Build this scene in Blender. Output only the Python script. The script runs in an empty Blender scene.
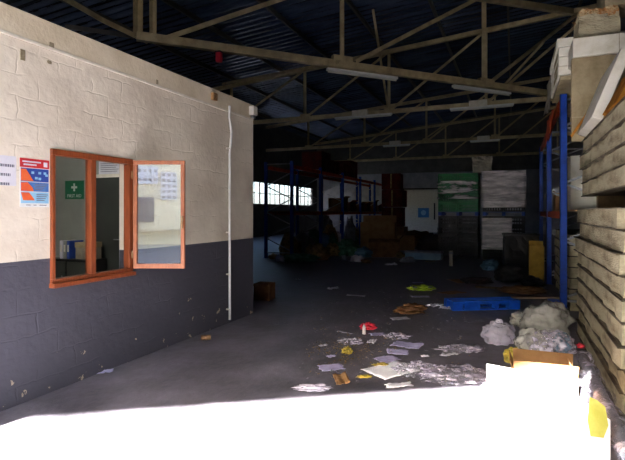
import bpy, math, random
from mathutils import Vector, Matrix, Euler, noise
random.seed(7)
S = bpy.context.scene
C = S.collection
PI = math.pi
# ------------------------------------------------------------------ camera
F = 486.0; EYE = 1.6; YAW = math.atan(201.5/486.0)
cT, sT = math.cos(YAW), math.sin(YAW)
cam = bpy.data.cameras.new('camera'); cam.sensor_width = 36; cam.lens = F/625*36
cam.shift_y = -18/625.0; cam.clip_start = 0.05; cam.clip_end = 300
co = bpy.data.objects.new('camera', cam); C.objects.link(co)
co.location = (0, 0, EYE); co.rotation_euler = (PI/2, 0, YAW)
S.camera = co

def at_z(px, py, z=0.0):
    zc = (EYE-z)*F/(py-212.0); xc = (px-312.5)/F*zc
    return Vector((xc*cT-zc*sT, xc*sT+zc*cT, z))
def at_x(px, py, X):
    u = (px-312.5)/F; dx = u*cT-sT; dy = u*sT+cT; zc = X/dx
    return Vector((X, dy*zc, EYE+(212.0-py)/F*zc))
def at_y(px, py, Y):
    u = (px-312.5)/F; dx = u*cT-sT; dy = u*sT+cT; zc = Y/dy
    return Vector((dx*zc, Y, EYE+(212.0-py)/F*zc))

# ------------------------------------------------------------------ materials
def srgb(r, g, b):
    f = lambda c: (c/255/12.92) if c/255 <= .04045 else ((c/255+.055)/1.055)**2.4
    return (f(r), f(g), f(b), 1)
def mat(name, c1, c2=None, scale=4, rough=.6, metal=0, bump=0, bscale=30, thr=(.4, .65), alpha=1, stretch=None, spec=.5, trans=0, rough2=None, anoise=None):
    m = bpy.data.materials.new(name); m.use_nodes = True
    nt = m.node_tree; N = nt.nodes; L = nt.links
    p = N['Principled BSDF']
    p.inputs['Base Color'].default_value = srgb(*c1)
    p.inputs['Roughness'].default_value = rough; p.inputs['Metallic'].default_value = metal
    p.inputs['Alpha'].default_value = alpha; p.inputs['Specular IOR Level'].default_value = spec
    tc = N.new('ShaderNodeTexCoord'); mp = N.new('ShaderNodeMapping'); L.new(tc.outputs['Object'], mp.inputs['Vector'])
    if stretch: mp.inputs['Scale'].default_value = stretch
    if c2:
        n = N.new('ShaderNodeTexNoise'); n.inputs['Scale'].default_value = scale; n.inputs['Detail'].default_value = 8; n.inputs['Roughness'].default_value = .65
        L.new(mp.outputs[0], n.inputs['Vector'])
        r = N.new('ShaderNodeValToRGB'); r.color_ramp.elements[0].position = thr[0]; r.color_ramp.elements[1].position = thr[1]
        r.color_ramp.elements[0].color = srgb(*c1); r.color_ramp.elements[1].color = srgb(*c2)
        L.new(n.outputs['Fac'], r.inputs['Fac']); L.new(r.outputs['Color'], p.inputs['Base Color'])
        if rough2 is not None:
            mr = N.new('ShaderNodeMapRange'); mr.inputs['From Min'].default_value = .3; mr.inputs['From Max'].default_value = .7
            mr.inputs['To Min'].default_value = rough; mr.inputs['To Max'].default_value = rough2
            L.new(n.outputs['Fac'], mr.inputs['Value']); L.new(mr.outputs[0], p.inputs['Roughness'])
    if anoise:      # patchy opacity; carries the painted sheen of the clear film
        na = N.new('ShaderNodeTexNoise'); na.inputs['Scale'].default_value = anoise[0]; na.inputs['Detail'].default_value = 5; na.inputs['Roughness'].default_value = .6
        L.new(mp.outputs[0], na.inputs['Vector'])
        ma = N.new('ShaderNodeMapRange'); ma.inputs['From Min'].default_value = .42; ma.inputs['From Max'].default_value = .62
        ma.inputs['To Min'].default_value = anoise[1]; ma.inputs['To Max'].default_value = anoise[2]
        L.new(na.outputs['Fac'], ma.inputs['Value']); L.new(ma.outputs[0], p.inputs['Alpha'])
    if bump:
        n2 = N.new('ShaderNodeTexNoise'); n2.inputs['Scale'].default_value = bscale; n2.inputs['Detail'].default_value = 6
        L.new(mp.outputs[0], n2.inputs['Vector'])
        b = N.new('ShaderNodeBump'); b.inputs['Strength'].default_value = bump; b.inputs['Distance'].default_value = .03
        L.new(n2.outputs['Fac'], b.inputs['Height']); L.new(b.outputs[0], p.inputs['Normal'])
    return m

def wall_material():
    m = bpy.data.materials.new('painted_block'); m.use_nodes = True
    nt = m.node_tree; N = nt.nodes; L = nt.links; p = N['Principled BSDF']
    tc = N.new('ShaderNodeTexCoord'); sp = N.new('ShaderNodeSeparateXYZ'); L.new(tc.outputs['Object'], sp.inputs[0])
    ad = N.new('ShaderNodeMath'); ad.operation = 'ADD'; L.new(sp.outputs['X'], ad.inputs[0]); L.new(sp.outputs['Y'], ad.inputs[1])
    cb = N.new('ShaderNodeCombineXYZ'); L.new(ad.outputs[0], cb.inputs['X']); L.new(sp.outputs['Z'], cb.inputs['Y'])
    # warp for hand-laid joints
    nw = N.new('ShaderNodeTexNoise'); nw.inputs['Scale'].default_value = 5; L.new(cb.outputs[0], nw.inputs['Vector'])
    vs = N.new('ShaderNodeVectorMath'); vs.operation = 'SCALE'; vs.inputs['Scale'].default_value = .09; L.new(nw.outputs['Color'], vs.inputs[0])
    va = N.new('ShaderNodeVectorMath'); va.operation = 'ADD'; L.new(cb.outputs[0], va.inputs[0]); L.new(vs.outputs[0], va.inputs[1])
    br = N.new('ShaderNodeTexBrick'); L.new(va.outputs[0], br.inputs['Vector'])
    br.inputs['Scale'].default_value = 1; br.inputs['Brick Width'].default_value = .39; br.inputs['Row Height'].default_value = .2
    br.inputs['Mortar Size'].default_value = .009; br.inputs['Mortar Smooth'].default_value = .6
    br.inputs['Color1'].default_value = (1, 1, 1, 1); br.inputs['Color2'].default_value = (.93, .93, .93, 1); br.inputs['Mortar'].default_value = (0, 0, 0, 1)
    # patchy joints: plaster fills some of them
    nj = N.new('ShaderNodeTexNoise'); nj.inputs['Scale'].default_value = 2.6; nj.inputs['Detail'].default_value = 3; L.new(cb.outputs[0], nj.inputs['Vector'])
    rj = N.new('ShaderNodeValToRGB'); rj.color_ramp.elements[0].position = .47; rj.color_ramp.elements[1].position = .74; L.new(nj.outputs['Fac'], rj.inputs['Fac'])
    low = N.new('ShaderNodeMath'); low.operation = 'LESS_THAN'; low.inputs[1].default_value = 3.05; L.new(sp.outputs['Z'], low.inputs[0])
    jm = N.new('ShaderNodeMath'); jm.operation = 'MULTIPLY'; L.new(rj.outputs['Color'], jm.inputs[0]); L.new(low.outputs[0], jm.inputs[1])
    fine = N.new('ShaderNodeTexNoise'); fine.inputs['Scale'].default_value = 14; fine.inputs['Detail'].default_value = 8; L.new(cb.outputs[0], fine.inputs['Vector'])
    inv = N.new('ShaderNodeMath'); inv.operation = 'MULTIPLY'; L.new(br.outputs['Fac'], inv.inputs[0]); L.new(jm.outputs[0], inv.inputs[1])
    h = N.new('ShaderNodeMath'); h.operation = 'MULTIPLY_ADD'; h.inputs[1].default_value = -1.1; L.new(inv.outputs[0], h.inputs[0]); L.new(fine.outputs['Fac'], h.inputs[2])
    bp = N.new('ShaderNodeBump'); bp.inputs['Strength'].default_value = .42; bp.inputs['Distance'].default_value = .016
    L.new(h.outputs[0], bp.inputs['Height']); L.new(bp.outputs[0], p.inputs['Normal'])
    # white paint, darker tone along the joints
    big = N.new('ShaderNodeTexNoise'); big.inputs['Scale'].default_value = 1.3; big.inputs['Detail'].default_value = 5; L.new(cb.outputs[0], big.inputs['Vector'])
    wr = N.new('ShaderNodeValToRGB'); wr.color_ramp.elements[0].color = srgb(196, 184, 168); wr.color_ramp.elements[1].color = srgb(222, 212, 196)
    wr.color_ramp.elements[0].position = .35; wr.color_ramp.elements[1].position = .6; L.new(big.outputs['Fac'], wr.inputs['Fac'])
    jd = N.new('ShaderNodeMix'); jd.data_type = 'RGBA'; L.new(wr.outputs['Color'], jd.inputs['A']); jd.inputs['B'].default_value = srgb(150, 138, 120)
    jf = N.new('ShaderNodeMath'); jf.operation = 'MULTIPLY'; jf.inputs[1].default_value = .22; L.new(inv.outputs[0], jf.inputs[0]); L.new(jf.outputs[0], jd.inputs['Factor'])
    # dark dado paint, chips showing pale plaster mostly low down
    dr = N.new('ShaderNodeValToRGB'); dr.color_ramp.elements[0].color = srgb(60, 59, 70); dr.color_ramp.elements[1].color = srgb(78, 77, 88); L.new(big.outputs['Fac'], dr.inputs['Fac'])
    ch = N.new('ShaderNodeTexNoise'); ch.inputs['Scale'].default_value = 6.5; ch.inputs['Detail'].default_value = 9; ch.inputs['Roughness'].default_value = .62; L.new(cb.outputs[0], ch.inputs['Vector'])
    zr = N.new('ShaderNodeMapRange'); zr.inputs['From Min'].default_value = 0; zr.inputs['From Max'].default_value = 1.0
    zr.inputs['To Min'].default_value = .615; zr.inputs['To Max'].default_value = .76; L.new(sp.outputs['Z'], zr.inputs['Value'])
    gt = N.new('ShaderNodeMath'); gt.operation = 'GREATER_THAN'; L.new(ch.outputs['Fac'], gt.inputs[0]); L.new(zr.outputs[0], gt.inputs[1])
    dm = N.new('ShaderNodeMix'); dm.data_type = 'RGBA'; L.new(gt.outputs[0], dm.inputs['Factor']); L.new(dr.outputs['Color'], dm.inputs['A']); dm.inputs['B'].default_value = srgb(176, 160, 138)
    up = N.new('ShaderNodeMath'); up.operation = 'GREATER_THAN'; up.inputs[1].default_value = 1.19; L.new(sp.outputs['Z'], up.inputs[0])
    fm = N.new('ShaderNodeMix'); fm.data_type = 'RGBA'; L.new(up.outputs[0], fm.inputs['Factor']); L.new(dm.outputs['Result'], fm.inputs['A']); L.new(jd.outputs['Result'], fm.inputs['B'])
    L.new(fm.outputs['Result'], p.inputs['Base Color']); p.inputs['Roughness'].default_value = .7
    return m

M = {}
M['block'] = wall_material()
M['plaster'] = mat('plaster', (196, 182, 156), (214, 202, 180), 3, .8, bump=.15)
M['white_trim'] = mat('white_trim', (222, 216, 204), (206, 198, 182), 8, .5)
M['floor'] = mat('floor_concrete', (66, 64, 72), (122, 118, 130), 1.9, .38, bump=.35, bscale=9, thr=(.36, .72), rough2=.62)  # lighter second colour paints pale sheen into the mottling
M['ground'] = mat('yard_concrete', (150, 146, 138), (170, 166, 156), 1.2, .85)
M['cladding'] = mat('wall_cladding', (74, 72, 70), (92, 90, 86), 2, .7)
M['back_white'] = mat('back_wall_paint', (140, 140, 146), (118, 118, 126), 1.5, .7)
M['roof'] = mat('roof_sheet', (74, 84, 108), (116, 130, 164), 1.2, .27, .6, thr=(.35, .65), stretch=(.3, 1.5, 1))
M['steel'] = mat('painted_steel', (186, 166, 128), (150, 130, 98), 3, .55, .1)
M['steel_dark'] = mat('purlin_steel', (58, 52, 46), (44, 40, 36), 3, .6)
M['wood'] = mat('window_timber', (142, 72, 38), (108, 50, 26), 6, .4, stretch=(8, 8, .8), thr=(.3, .7))
M['wood_light'] = mat('sash_timber', (160, 88, 48), (128, 64, 32), 6, .4, stretch=(8, 8, .8), thr=(.3, .7))
M['office'] = mat('office_paint', (150, 152, 146), (138, 140, 134), 2, .7)
M['door_dark'] = mat('office_door_paint', (54, 58, 54), (48, 50, 48), 3, .5)
M['office_floor'] = mat('office_floor', (90, 86, 80), (76, 72, 68), 3, .5)
M['black'] = mat('black_plastic', (16, 16, 18), (24, 24, 26), 6, .5, spec=.3)
M['paper'] = mat('paper', (214, 212, 220), (200, 200, 212), 5, .7)
M['lilac'] = mat('lilac_paper', (182, 178, 214), (168, 164, 204), 5, .7)
M['brightpaper'] = mat('white_card', (242, 243, 250), (232, 234, 244), 5, .7)
M['ink'] = mat('grey_ink', (110, 108, 122), rough=.7)
M['red'] = mat('red_print', (196, 40, 48), (182, 34, 42), 9, .5)
M['blueprint'] = mat('blue_print', (36, 62, 142), (44, 76, 160), 9, .5)
M['midblue'] = mat('mid_blue_print', (66, 110, 176), (84, 130, 190), 9, .5)
M['lightblue'] = mat('light_blue_print', (150, 196, 222), (120, 176, 214), 9, .5)
M['orange_p'] = mat('orange_print', (226, 104, 52), (214, 84, 52), 9, .5)
M['green_sign'] = mat('green_sign', (22, 108, 74), (18, 96, 66), 9, .4)
M['white_p'] = mat('white_plastic', (226, 226, 224), (214, 214, 212), 8, .4)
M['rack_blue'] = mat('rack_blue', (12, 58, 150), (10, 44, 118), 5, .55, spec=.25)
M['rack_orange'] = mat('rack_orange', (178, 62, 24), (120, 38, 18), 5, .6, spec=.25)
M['galv'] = mat('galvanised_steel', (150, 152, 156), (120, 122, 126), 8, .45, .5)
M['panel_core'] = mat('grimy_foam_core', (172, 162, 136), (92, 78, 56), 3.4, .85, bump=.5, bscale=26, thr=(.46, .78), stretch=(1, .7, 2.6), spec=.2)
M['panel_skin'] = mat('panel_skin', (112, 102, 84), (48, 38, 28), 4, .6, thr=(.38, .62), spec=.25)
M['panel_white'] = mat('white_foam', (216, 212, 200), (190, 182, 160), 4, .7, bump=.15, thr=(.45, .75))
M['panel_beige'] = mat('beige_board', (160, 146, 118), (112, 96, 68), 2.4, .75, bump=.3, thr=(.4, .7), spec=.2)
M['foam_yellow'] = mat('yellow_foam', (176, 118, 44), (132, 78, 26), 5, .9, bump=.6, bscale=20, spec=.1)
M['foam_brown'] = mat('crumbly_foam', (176, 156, 120), (150, 96, 44), 12, .9, bump=.8, bscale=40, thr=(.4, .6))
M['carton'] = mat('corrugated_carton', (150, 116, 80), (132, 98, 64), 5, .85, bump=.1, spec=.15)
M['carton_dark'] = mat('old_carton', (112, 80, 54), (78, 54, 36), 5, .9, spec=.1)
M['carton_yellow'] = mat('yellow_carton', (146, 118, 54), (120, 96, 42), 5, .85, spec=.1)
M['pallet_blue'] = mat('blue_pallet_paint', (14, 88, 206), (12, 70, 176), 6, .5)
M['pallet_wood'] = mat('pallet_timber', (140, 112, 78), (110, 84, 56), 6, .8)
M['crate_green'] = mat('green_crate', (10, 112, 58), (8, 84, 42), 6, .45, spec=.2)
M['crate_black'] = mat('black_crate', (20, 18, 20), (30, 26, 28), 6, .5, spec=.15)
M['wrap'] = mat('stretch_wrap', (232, 222, 222), (200, 188, 194), 3, .2, bump=.8, bscale=4, stretch=(1, 1, 4), anoise=(1.4, .08, .85))
M['wrap_bright'] = mat('thick_stretch_wrap', (240, 228, 228), (206, 194, 200), 3, .2, bump=.8, bscale=4, stretch=(1, 1, 5), anoise=(1.6, .5, .98))
M['wrap2'] = mat('dull_stretch_wrap', (176, 160, 164), (140, 128, 136), 3, .25, bump=.8, bscale=5, stretch=(1, 1, 3), anoise=(3, .0, .35), spec=.3)
M['film'] = mat('clear_film', (222, 216, 234), (190, 184, 208), 6, .14, bump=.9, bscale=14, anoise=(9, .04, .7))  # purple-white tint and patchy alpha paint its mottled sheen
M['bag'] = mat('cloudy_bag', (206, 204, 198), (150, 148, 142), 6, .2, bump=1, bscale=11, anoise=(6, .4, .95))
M['bag_white'] = mat('white_bag', (198, 192, 208), (160, 156, 176), 6, .22, bump=1, bscale=11, anoise=(6, .6, 1.0))
M['bag_yellow'] = mat('yellow_bag', (190, 168, 66), (160, 138, 48), 6, .3, bump=.8, bscale=11, anoise=(6, .7, 1.0))
M['bag_green'] = mat('green_bag', (26, 78, 50), (96, 138, 116), 7, .5, bump=.5, thr=(.45, .75), spec=.3)
M['bag_blue'] = mat('blue_bag', (70, 104, 132), (96, 128, 150), 5, .4, bump=.4)
M['bag_grey'] = mat('grey_bag', (112, 112, 122), (84, 84, 94), 5, .5, bump=.4, spec=.3)
M['bag_tan'] = mat('tan_bag', (150, 126, 84), (70, 54, 36), 9, .85, bump=.5, spec=.1)
M['bag_dark'] = mat('dark_bag', (26, 24, 27), (42, 38, 38), 5, .6, bump=.4, spec=.2)
M['hivis'] = mat('hi_vis_cloth', (196, 214, 44), (178, 200, 32), 5, .6)
M['redplastic'] = mat('red_plastic', (200, 34, 58), (176, 24, 46), 5, .4)
M['redbox'] = mat('red_box_board', (88, 28, 24), (58, 20, 20), 3, .8, spec=.1)
M['tin'] = mat('brown_tin', (120, 90, 62), (160, 130, 96), 12, .35, .5)
M['tarp'] = mat('grey_tarp', (146, 138, 124), (112, 104, 92), 5, .6, bump=.4)
M['glass_tube'] = mat('unlit_tube', (226, 224, 214), rough=.25)
M['blue_sign'] = mat('blue_sign', (60, 128, 196), (50, 112, 180), 9, .5)
M['stain'] = mat('rust_stain', (120, 108, 86), (150, 138, 112), 22, .9)

def glass(name, refl_ior=1.5, tint=(1, 1, 1, 1), gl=.0):
    m = bpy.data.materials.new(name); m.use_nodes = True
    nt = m.node_tree; N = nt.nodes; L = nt.links
    for n in list(N): N.remove(n)
    o = N.new('ShaderNodeOutputMaterial'); mx = N.new('ShaderNodeMixShader'); t = N.new('ShaderNodeBsdfTransparent'); g = N.new('ShaderNodeBsdfGlossy')
    t.inputs[0].default_value = tint; g.inputs['Roughness'].default_value = .01
    fr = N.new('ShaderNodeLayerWeight'); fr.inputs['Blend'].default_value = .5
    pw_ = N.new('ShaderNodeMath'); pw_.operation = 'POWER'; pw_.inputs[1].default_value = 4.5; L.new(fr.outputs['Facing'], pw_.inputs[0])
    a = N.new('ShaderNodeMath'); a.operation = 'ADD'; a.inputs[1].default_value = .03+gl; a.use_clamp = True
    L.new(pw_.outputs[0], a.inputs[0]); L.new(a.outputs[0], mx.inputs[0]); L.new(t.outputs[0], mx.inputs[1]); L.new(g.outputs[0], mx.inputs[2]); L.new(mx.outputs[0], o.inputs[0])
    return m
M['glass'] = glass('window_glass', 1.45)
M['glass_sash'] = glass('sash_glass', 1.5, (.92, .92, .88, 1), .10)
M['glass_far'] = glass('dimmed_glass', 1.3, (.36, .38, .42, 1))  # dark tint added to cut the daylight through the far windows

# ------------------------------------------------------------------ mesh helpers
class MB:
    def __init__(s): s.v = []; s.f = []
    def add(s, vs, fs):
        k = len(s.v); s.v += [tuple(v) for v in vs]; s.f += [tuple(i+k for i in f) for f in fs]; return s
    def box(s, x0, x1, y0, y1, z0, z1, T=None):
        vs = [Vector((x, y, z)) for x in (x0, x1) for y in (y0, y1) for z in (z0, z1)]
        if T: vs = [T @ v for v in vs]
        return s.add(vs, [(0, 1, 3, 2), (4, 6, 7, 5), (0, 4, 5, 1), (2, 3, 7, 6), (0, 2, 6, 4), (1, 5, 7, 3)])
    def bar(s, a, b, w, h=None):
        a = Vector(a); b = Vector(b); d = b-a; L = d.length
        if h is None: h = w
        z = Vector((0, 0, 1)) if abs(d.normalized().z) < .98 else Vector((0, 1, 0))
        x = d.normalized(); y = z.cross(x).normalized(); z = x.cross(y)
        T = Matrix((x, y, z)).transposed().to_4x4(); T.translation = a
        return s.box(0, L, -w/2, w/2, -h/2, h/2, T)
    def angle(s, a, b, w, t=.012):   # steel angle section: two thin legs
        a = Vector(a); b = Vector(b); d = (b-a); L = d.length
        z = Vector((0, 0, 1)) if abs(d.normalized().z) < .98 else Vector((0, 1, 0))
        x = d.normalized(); y = z.cross(x).normalized(); z = x.cross(y)
        T = Matrix((x, y, z)).transposed().to_4x4(); T.translation = a
        s.box(0, L, -w/2, w/2, w/2-t, w/2, T); s.box(0, L, -w/2, -w/2+t, -w/2, w/2, T); return s
    def tube(s, pts, r, n=10, cap=True):
        pts = [Vector(p) for p in pts]; rings = []
        for i, p in enumerate(pts):
            d = (pts[min(i+1, len(pts)-1)]-pts[max(i-1, 0)]).normalized()
            up = Vector((0, 0, 1)) if abs(d.z) < .9 else Vector((1, 0, 0))
            a = d.cross(up).normalized(); b = d.cross(a)
            rr = r[i] if isinstance(r, (list, tuple)) else r
            rings.append([p+a*math.cos(2*PI*k/n)*rr+b*math.sin(2*PI*k/n)*rr for k in range(n)])
        vs = [v for rg in rings for v in rg]; fs = []
        for i in range(len(pts)-1):
            for k in range(n):
                fs.append((i*n+k, i*n+(k+1) % n, (i+1)*n+(k+1) % n, (i+1)*n+k))
        if cap: fs += [tuple(range(n-1, -1, -1)), tuple((len(pts)-1)*n+k for k in range(n))]
        return s.add(vs, fs)
    def build(s, name, m, parent=None, smooth=False, bevel=0, loc=None):
        me = bpy.data.meshes.new(name); me.from_pydata(s.v, [], s.f); me.update()
        me.materials.append(M[m] if isinstance(m, str) else m)
        if smooth:
            for p in me.polygons: p.use_smooth = True
        o = bpy.data.objects.new(name, me); C.objects.link(o)
        if parent: o.parent = parent
        if loc: o.location = loc
        if bevel:
            b = o.modifiers.new('bevel', 'BEVEL'); b.width = bevel; b.segments = 2; b.limit_method = 'ANGLE'
        return o
def tag(o, label=None, cat=None, group=None, kind=None):
    if label: o['label'] = label
    if cat: o['category'] = cat
    if group: o['group'] = group
    if kind: o['kind'] = kind
    return o
def thing(name, label, cat, loc=(0, 0, 0), rz=0, group=None):
    o = bpy.data.objects.new(name, None); C.objects.link(o); o.empty_display_size = .1
    o.location = loc; o.rotation_euler = (0, 0, rz)
    return tag(o, label, cat, group)
def struct(name, mb, m, parent=None, **k):
    o = mb.build(name, m, parent, **k)
    if not parent: o['kind'] = 'structure'
    return o
def dup(root, loc, rz=0, label=None, group=None):
    r = root.copy(); C.objects.link(r); r.location = loc; r.rotation_euler = (0, 0, rz)
    if label: r['label'] = label
    if group: r['group'] = group
    for ch in list(root.children):
        c = ch.copy(); C.objects.link(c); c.parent = r
        for g in list(ch.children):
            d = g.copy(); C.objects.link(d); d.parent = c
    return r

ORD = ['lowest', 'second from the floor', 'third from the floor', 'fourth from the floor', 'fifth from the floor', 'sixth from the floor', 'seventh from the floor', 'eighth from the floor', 'topmost']

# ------------------------------------------------------------------ building shell
XL, XR, YB = -15.6, 3.2, 38.6
LH = 4.6; SUN_EL = math.radians(30); SUN_AZ = math.radians(9)
Lh = LH/math.tan(SUN_EL)
A0 = 2.92+.65*3.4                       # shadow edge: Y = A0 + .65 X
dA = A0 - Lh*(math.cos(SUN_AZ)-.65*math.sin(SUN_AZ))
doorY = lambda x: dA+.65*x              # line of the wall with the roller door
def roofz(x): return 9.03+.088*x

struct('floor', MB().box(XL-.2, XR+.2, -13.2, YB+.2, -.2, 0), 'floor')
g = MB().box(-60, 60, -60, -13.2, -.2, -.004).box(-60, XL-.2, -13.2, 60, -.2, -.004).box(XR+.2, 60, -13.2, 60, -.2, -.004)
tag(g.build('ground', 'ground'), kind='structure')
# roof: corrugated sheet
mb = MB(); pitch = .36; per = 6; n = int((YB+13.4)/pitch*per); rows = []
for i in range(n+1):
    y = -13.2+i*pitch/per; ph = (i % per)/per
    h = [0, .05, .06, .06, .05, 0][i % per]
    xe = min(XR+.2, (y-dA+.2)/.65)
    if xe < XL: continue
    rows.append([(XL-.2, y, roofz(XL-.2)+h), (xe, y, roofz(xe)+h)])
vs = [v for r in rows for v in r]; fs = [(2*i, 2*i+1, 2*i+3, 2*i+2) for i in range(len(rows)-1)]
mb.add(vs, fs)
rf = struct('ceiling', mb, 'roof')
so = rf.modifiers.new('t', 'SOLIDIFY'); so.thickness = .01; so.offset = 1
# side walls
mb = MB(); zt = roofz(XR)+.05
mb.box(XR, XR+.2, doorY(XR), YB+.2, 0, zt); struct('wall_right', mb, 'cladding')
wy0, wy1, wz0, wz1 = 25.6, 37.6, 2.1, 3.62
mb = MB(); zt = roofz(XL)
mb.box(XL-.2, XL, doorY(XL), wy0, 0, zt).box(XL-.2, XL, wy1, YB+.2, 0, zt).box(XL-.2, XL, wy0, wy1, 0, wz0).box(XL-.2, XL, wy0, wy1, wz1, zt)
struct('wall_left', mb, 'cladding')
npan = 4
for i in range(npan):
    a = wy0+(wy1-wy0)*i/npan; b = wy0+(wy1-wy0)*(i+1)/npan
    fr = MB(); w = .05
    fr.box(XL-.12, XL-.04, a, b, wz0, wz0+w).box(XL-.12, XL-.04, a, b, wz1-w, wz1).box(XL-.12, XL-.04, a, a+w, wz0, wz1).box(XL-.12, XL-.04, b-w, b, wz0, wz1)
    for k in range(1, 4): fr.box(XL-.11, XL-.05, a+(b-a)*k/4-.02, a+(b-a)*k/4+.02, wz0, wz1)
    fr.box(XL-.11, XL-.05, a, b, 2.83, 2.88)
    f = struct('window_%d' % (i+3), fr, 'steel_dark')
    MB().box(XL-.085, XL-.08, a+w, b-w, wz0+w, wz1-w).build('glass_pane', 'glass_far', f)
# back wall: pale lower wall and dark sheeting above
mb = MB(); mb.box(XL, XR, YB, YB+.2, 0, 4.7); struct('wall_back', mb, 'back_white')
mb = MB()
mb.add([(XL, YB, 4.7), (XR, YB, 4.7), (XR, YB, roofz(XR)), (XL, YB, roofz(XL)), (XL, YB+.2, 4.7), (XR, YB+.2, 4.7), (XR, YB+.2, roofz(XR)), (XL, YB+.2, roofz(XL))],
       [(0, 1, 2, 3), (7, 6, 5, 4), (0, 4, 5, 1), (1, 5, 6, 2), (2, 6, 7, 3), (3, 7, 4, 0)])
struct('wall_back_gable', mb, 'cladding')
# wall with the roller door opening, running at an angle
ux = 1/math.hypot(1, .65); uy = .65*ux
def door_wall_box(mb, xa, xb, z0, z1a, z1b):
    p = [Vector((xa, doorY(xa), 0)), Vector((xb, doorY(xb), 0))]; nrm = Vector((uy, -ux, 0))*.2; z1a += .06*(z1a > 5); z1b += .06*(z1b > 5)
    vs = [p[0]+Vector((0, 0, z0)), p[1]+Vector((0, 0, z0)), p[1]+Vector((0, 0, z1b)), p[0]+Vector((0, 0, z1a))]
    vs += [v+nrm for v in vs]
    mb.add(vs, [(0, 3, 2, 1), (4, 5, 6, 7), (0, 1, 5, 4), (1, 2, 6, 5), (2, 3, 7, 6), (3, 0, 4, 7)])
dx, dy = math.sin(SUN_AZ), math.cos(SUN_AZ)
# right jamb so that its shadow passes (0.66, 4.3)
t = (4.3-dA-.65*.50)/(dy-.65*dx); xj = .50-dx*t
xl = -7.2
mb = MB()
door_wall_box(mb, XL, xl, 0, roofz(XL), roofz(xl)); door_wall_box(mb, xj, XR, 0, roofz(xj), roofz(XR)); door_wall_box(mb, xl, xj, LH, roofz(xl), roofz(xj))
struct('wall_front', mb, 'cladding')
# yard: white shed facing the door, made tall to block bright sky (seen mirrored in the open sash)
mb = MB(); y0 = -15.0
for i in range(120):
    x = -14+i*.15
    mb.box(x, x+.08, y0, y0+.04, .75, 8.4)
mb.box(-14, 4, y0-.6, y0, .7, 8.4); mb.box(-14, 4, y0-3, y0-.6, .0, 8.2)
M['shed'] = mat('shed_paint', (238, 226, 200), (226, 212, 184), 1, .7)
tag(mb.build('storage_shed', 'shed'), 'long white ribbed shed across the yard, seen mirrored in the open sash', 'shed')

def mirrored(px, py, yt):    # where a ray from the camera off the sash pane meets the plane Y = yt
    u = (px-312.5)/F; d = Vector((u*cT-sT, u*sT+cT, (212-py)/F)); nn = Vector((sT, -cT, 0)); P0 = Vector((-3.745, 4.06, EYE))
    k = (P0-Vector((0, 0, EYE))).dot(nn)/d.dot(nn); h_ = Vector((0, 0, EYE))+d*k; r_ = d-2*d.dot(nn)*nn
    return h_+r_*((yt-h_.y)/r_.y)
for (x0_, y0_, x1_, y1_, m_, lb) in [(137, 166, 158, 184, 'paper', 'pale notice board on the shed wall, mirrored upper left in the sash'), (161, 172, 177, 200, 'paper', 'notice board with symbols on the shed, mirrored upper right in the sash'), (138, 197, 154, 222, 'bag_grey', 'grey hatch on the shed wall, mirrored middle left in the sash')]:
    a = mirrored(x0_, y0_, -14.9); b = mirrored(x1_, y1_, -14.9)
    o = MB().box(min(a.x, b.x), max(a.x, b.x), -14.955, -14.9, min(a.z, b.z), max(a.z, b.z)).build('notice_board', m_); tag(o, lb, 'notice board')
    if m_ == 'paper':
        nx, nz = (4, 2) if x0_ == 137 else (3, 5)
        for i in range(nx):
            for j in range(nz):
                cx = min(a.x, b.x)+abs(b.x-a.x)*(i+.5)/nx; cz = min(a.z, b.z)+abs(b.z-a.z)*(j+.5)/nz; r_ = .28*min(abs(b.x-a.x)/nx, abs(b.z-a.z)/nz)
                MB().box(cx-r_, cx+r_, -14.9, -14.89, cz-r_, cz+r_).build('symbol', 'ink', o)
# ------------------------------------------------------------------ office block
XW = -3.8; WT = .16
OY0, OY1, OH = 0.85, 6.72, 3.28
wa = at_x(50, 148, XW); wb = at_x(131, 160, XW)
WY0, WY1 = wa.y, wb.y; WZ0, WZ1 = at_x(55, 285, XW).z, at_x(50, 148.5, XW).z
OX = -8.2
mb = MB()
mb.box(XW-WT, XW, OY0, WY0, 0, OH).box(XW-WT, XW, WY1, OY1, 0, OH).box(XW-WT, XW, WY0, WY1, 0, WZ0).box(XW-WT, XW, WY0, WY1, WZ1, OH)
mb.box(OX, XW-WT, OY0, OY0+WT, 0, OH).box(OX, XW-WT, OY1-WT, OY1, 0, OH).box(OX, OX+WT, OY0+WT, OY1-WT, 0, OH)
struct('wall_office', mb, 'block')
mb = MB(); e = .004
mb.box(XW-WT-e, XW-WT, OY0+WT, WY0, .0, 3.1).box(XW-WT-e, XW-WT, WY1, OY1-WT, 0, 3.1)
mb.box(OX+WT, XW-WT, OY1-WT-e, OY1-WT, 0, 3.1).box(OX+WT, OX+WT+e, OY0+WT, OY1-WT, 0, 3.1).box(OX+WT, XW-WT, OY0+WT, OY0+WT+e, 0, 3.1)
struct('wall_office_lining', mb, 'office')
struct('ceiling_office', MB().box(OX+WT, XW-WT, OY0+WT, OY1-WT, 2.7, 3.2), 'white_trim')
struct('floor_office', MB().box(OX+WT, XW-WT, OY0+WT, OY1-WT, .0, .01), 'office_floor')
# thin drip ledge near the wall top
struct('trim_1', MB().box(XW, XW+.018, OY0, OY1-.02, 3.035, 3.062), 'white_trim', bevel=.004)
struct('trim_2', MB().box(XW, XW+.012, OY0, OY1, 3.063, OH+.0), 'plaster')
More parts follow.
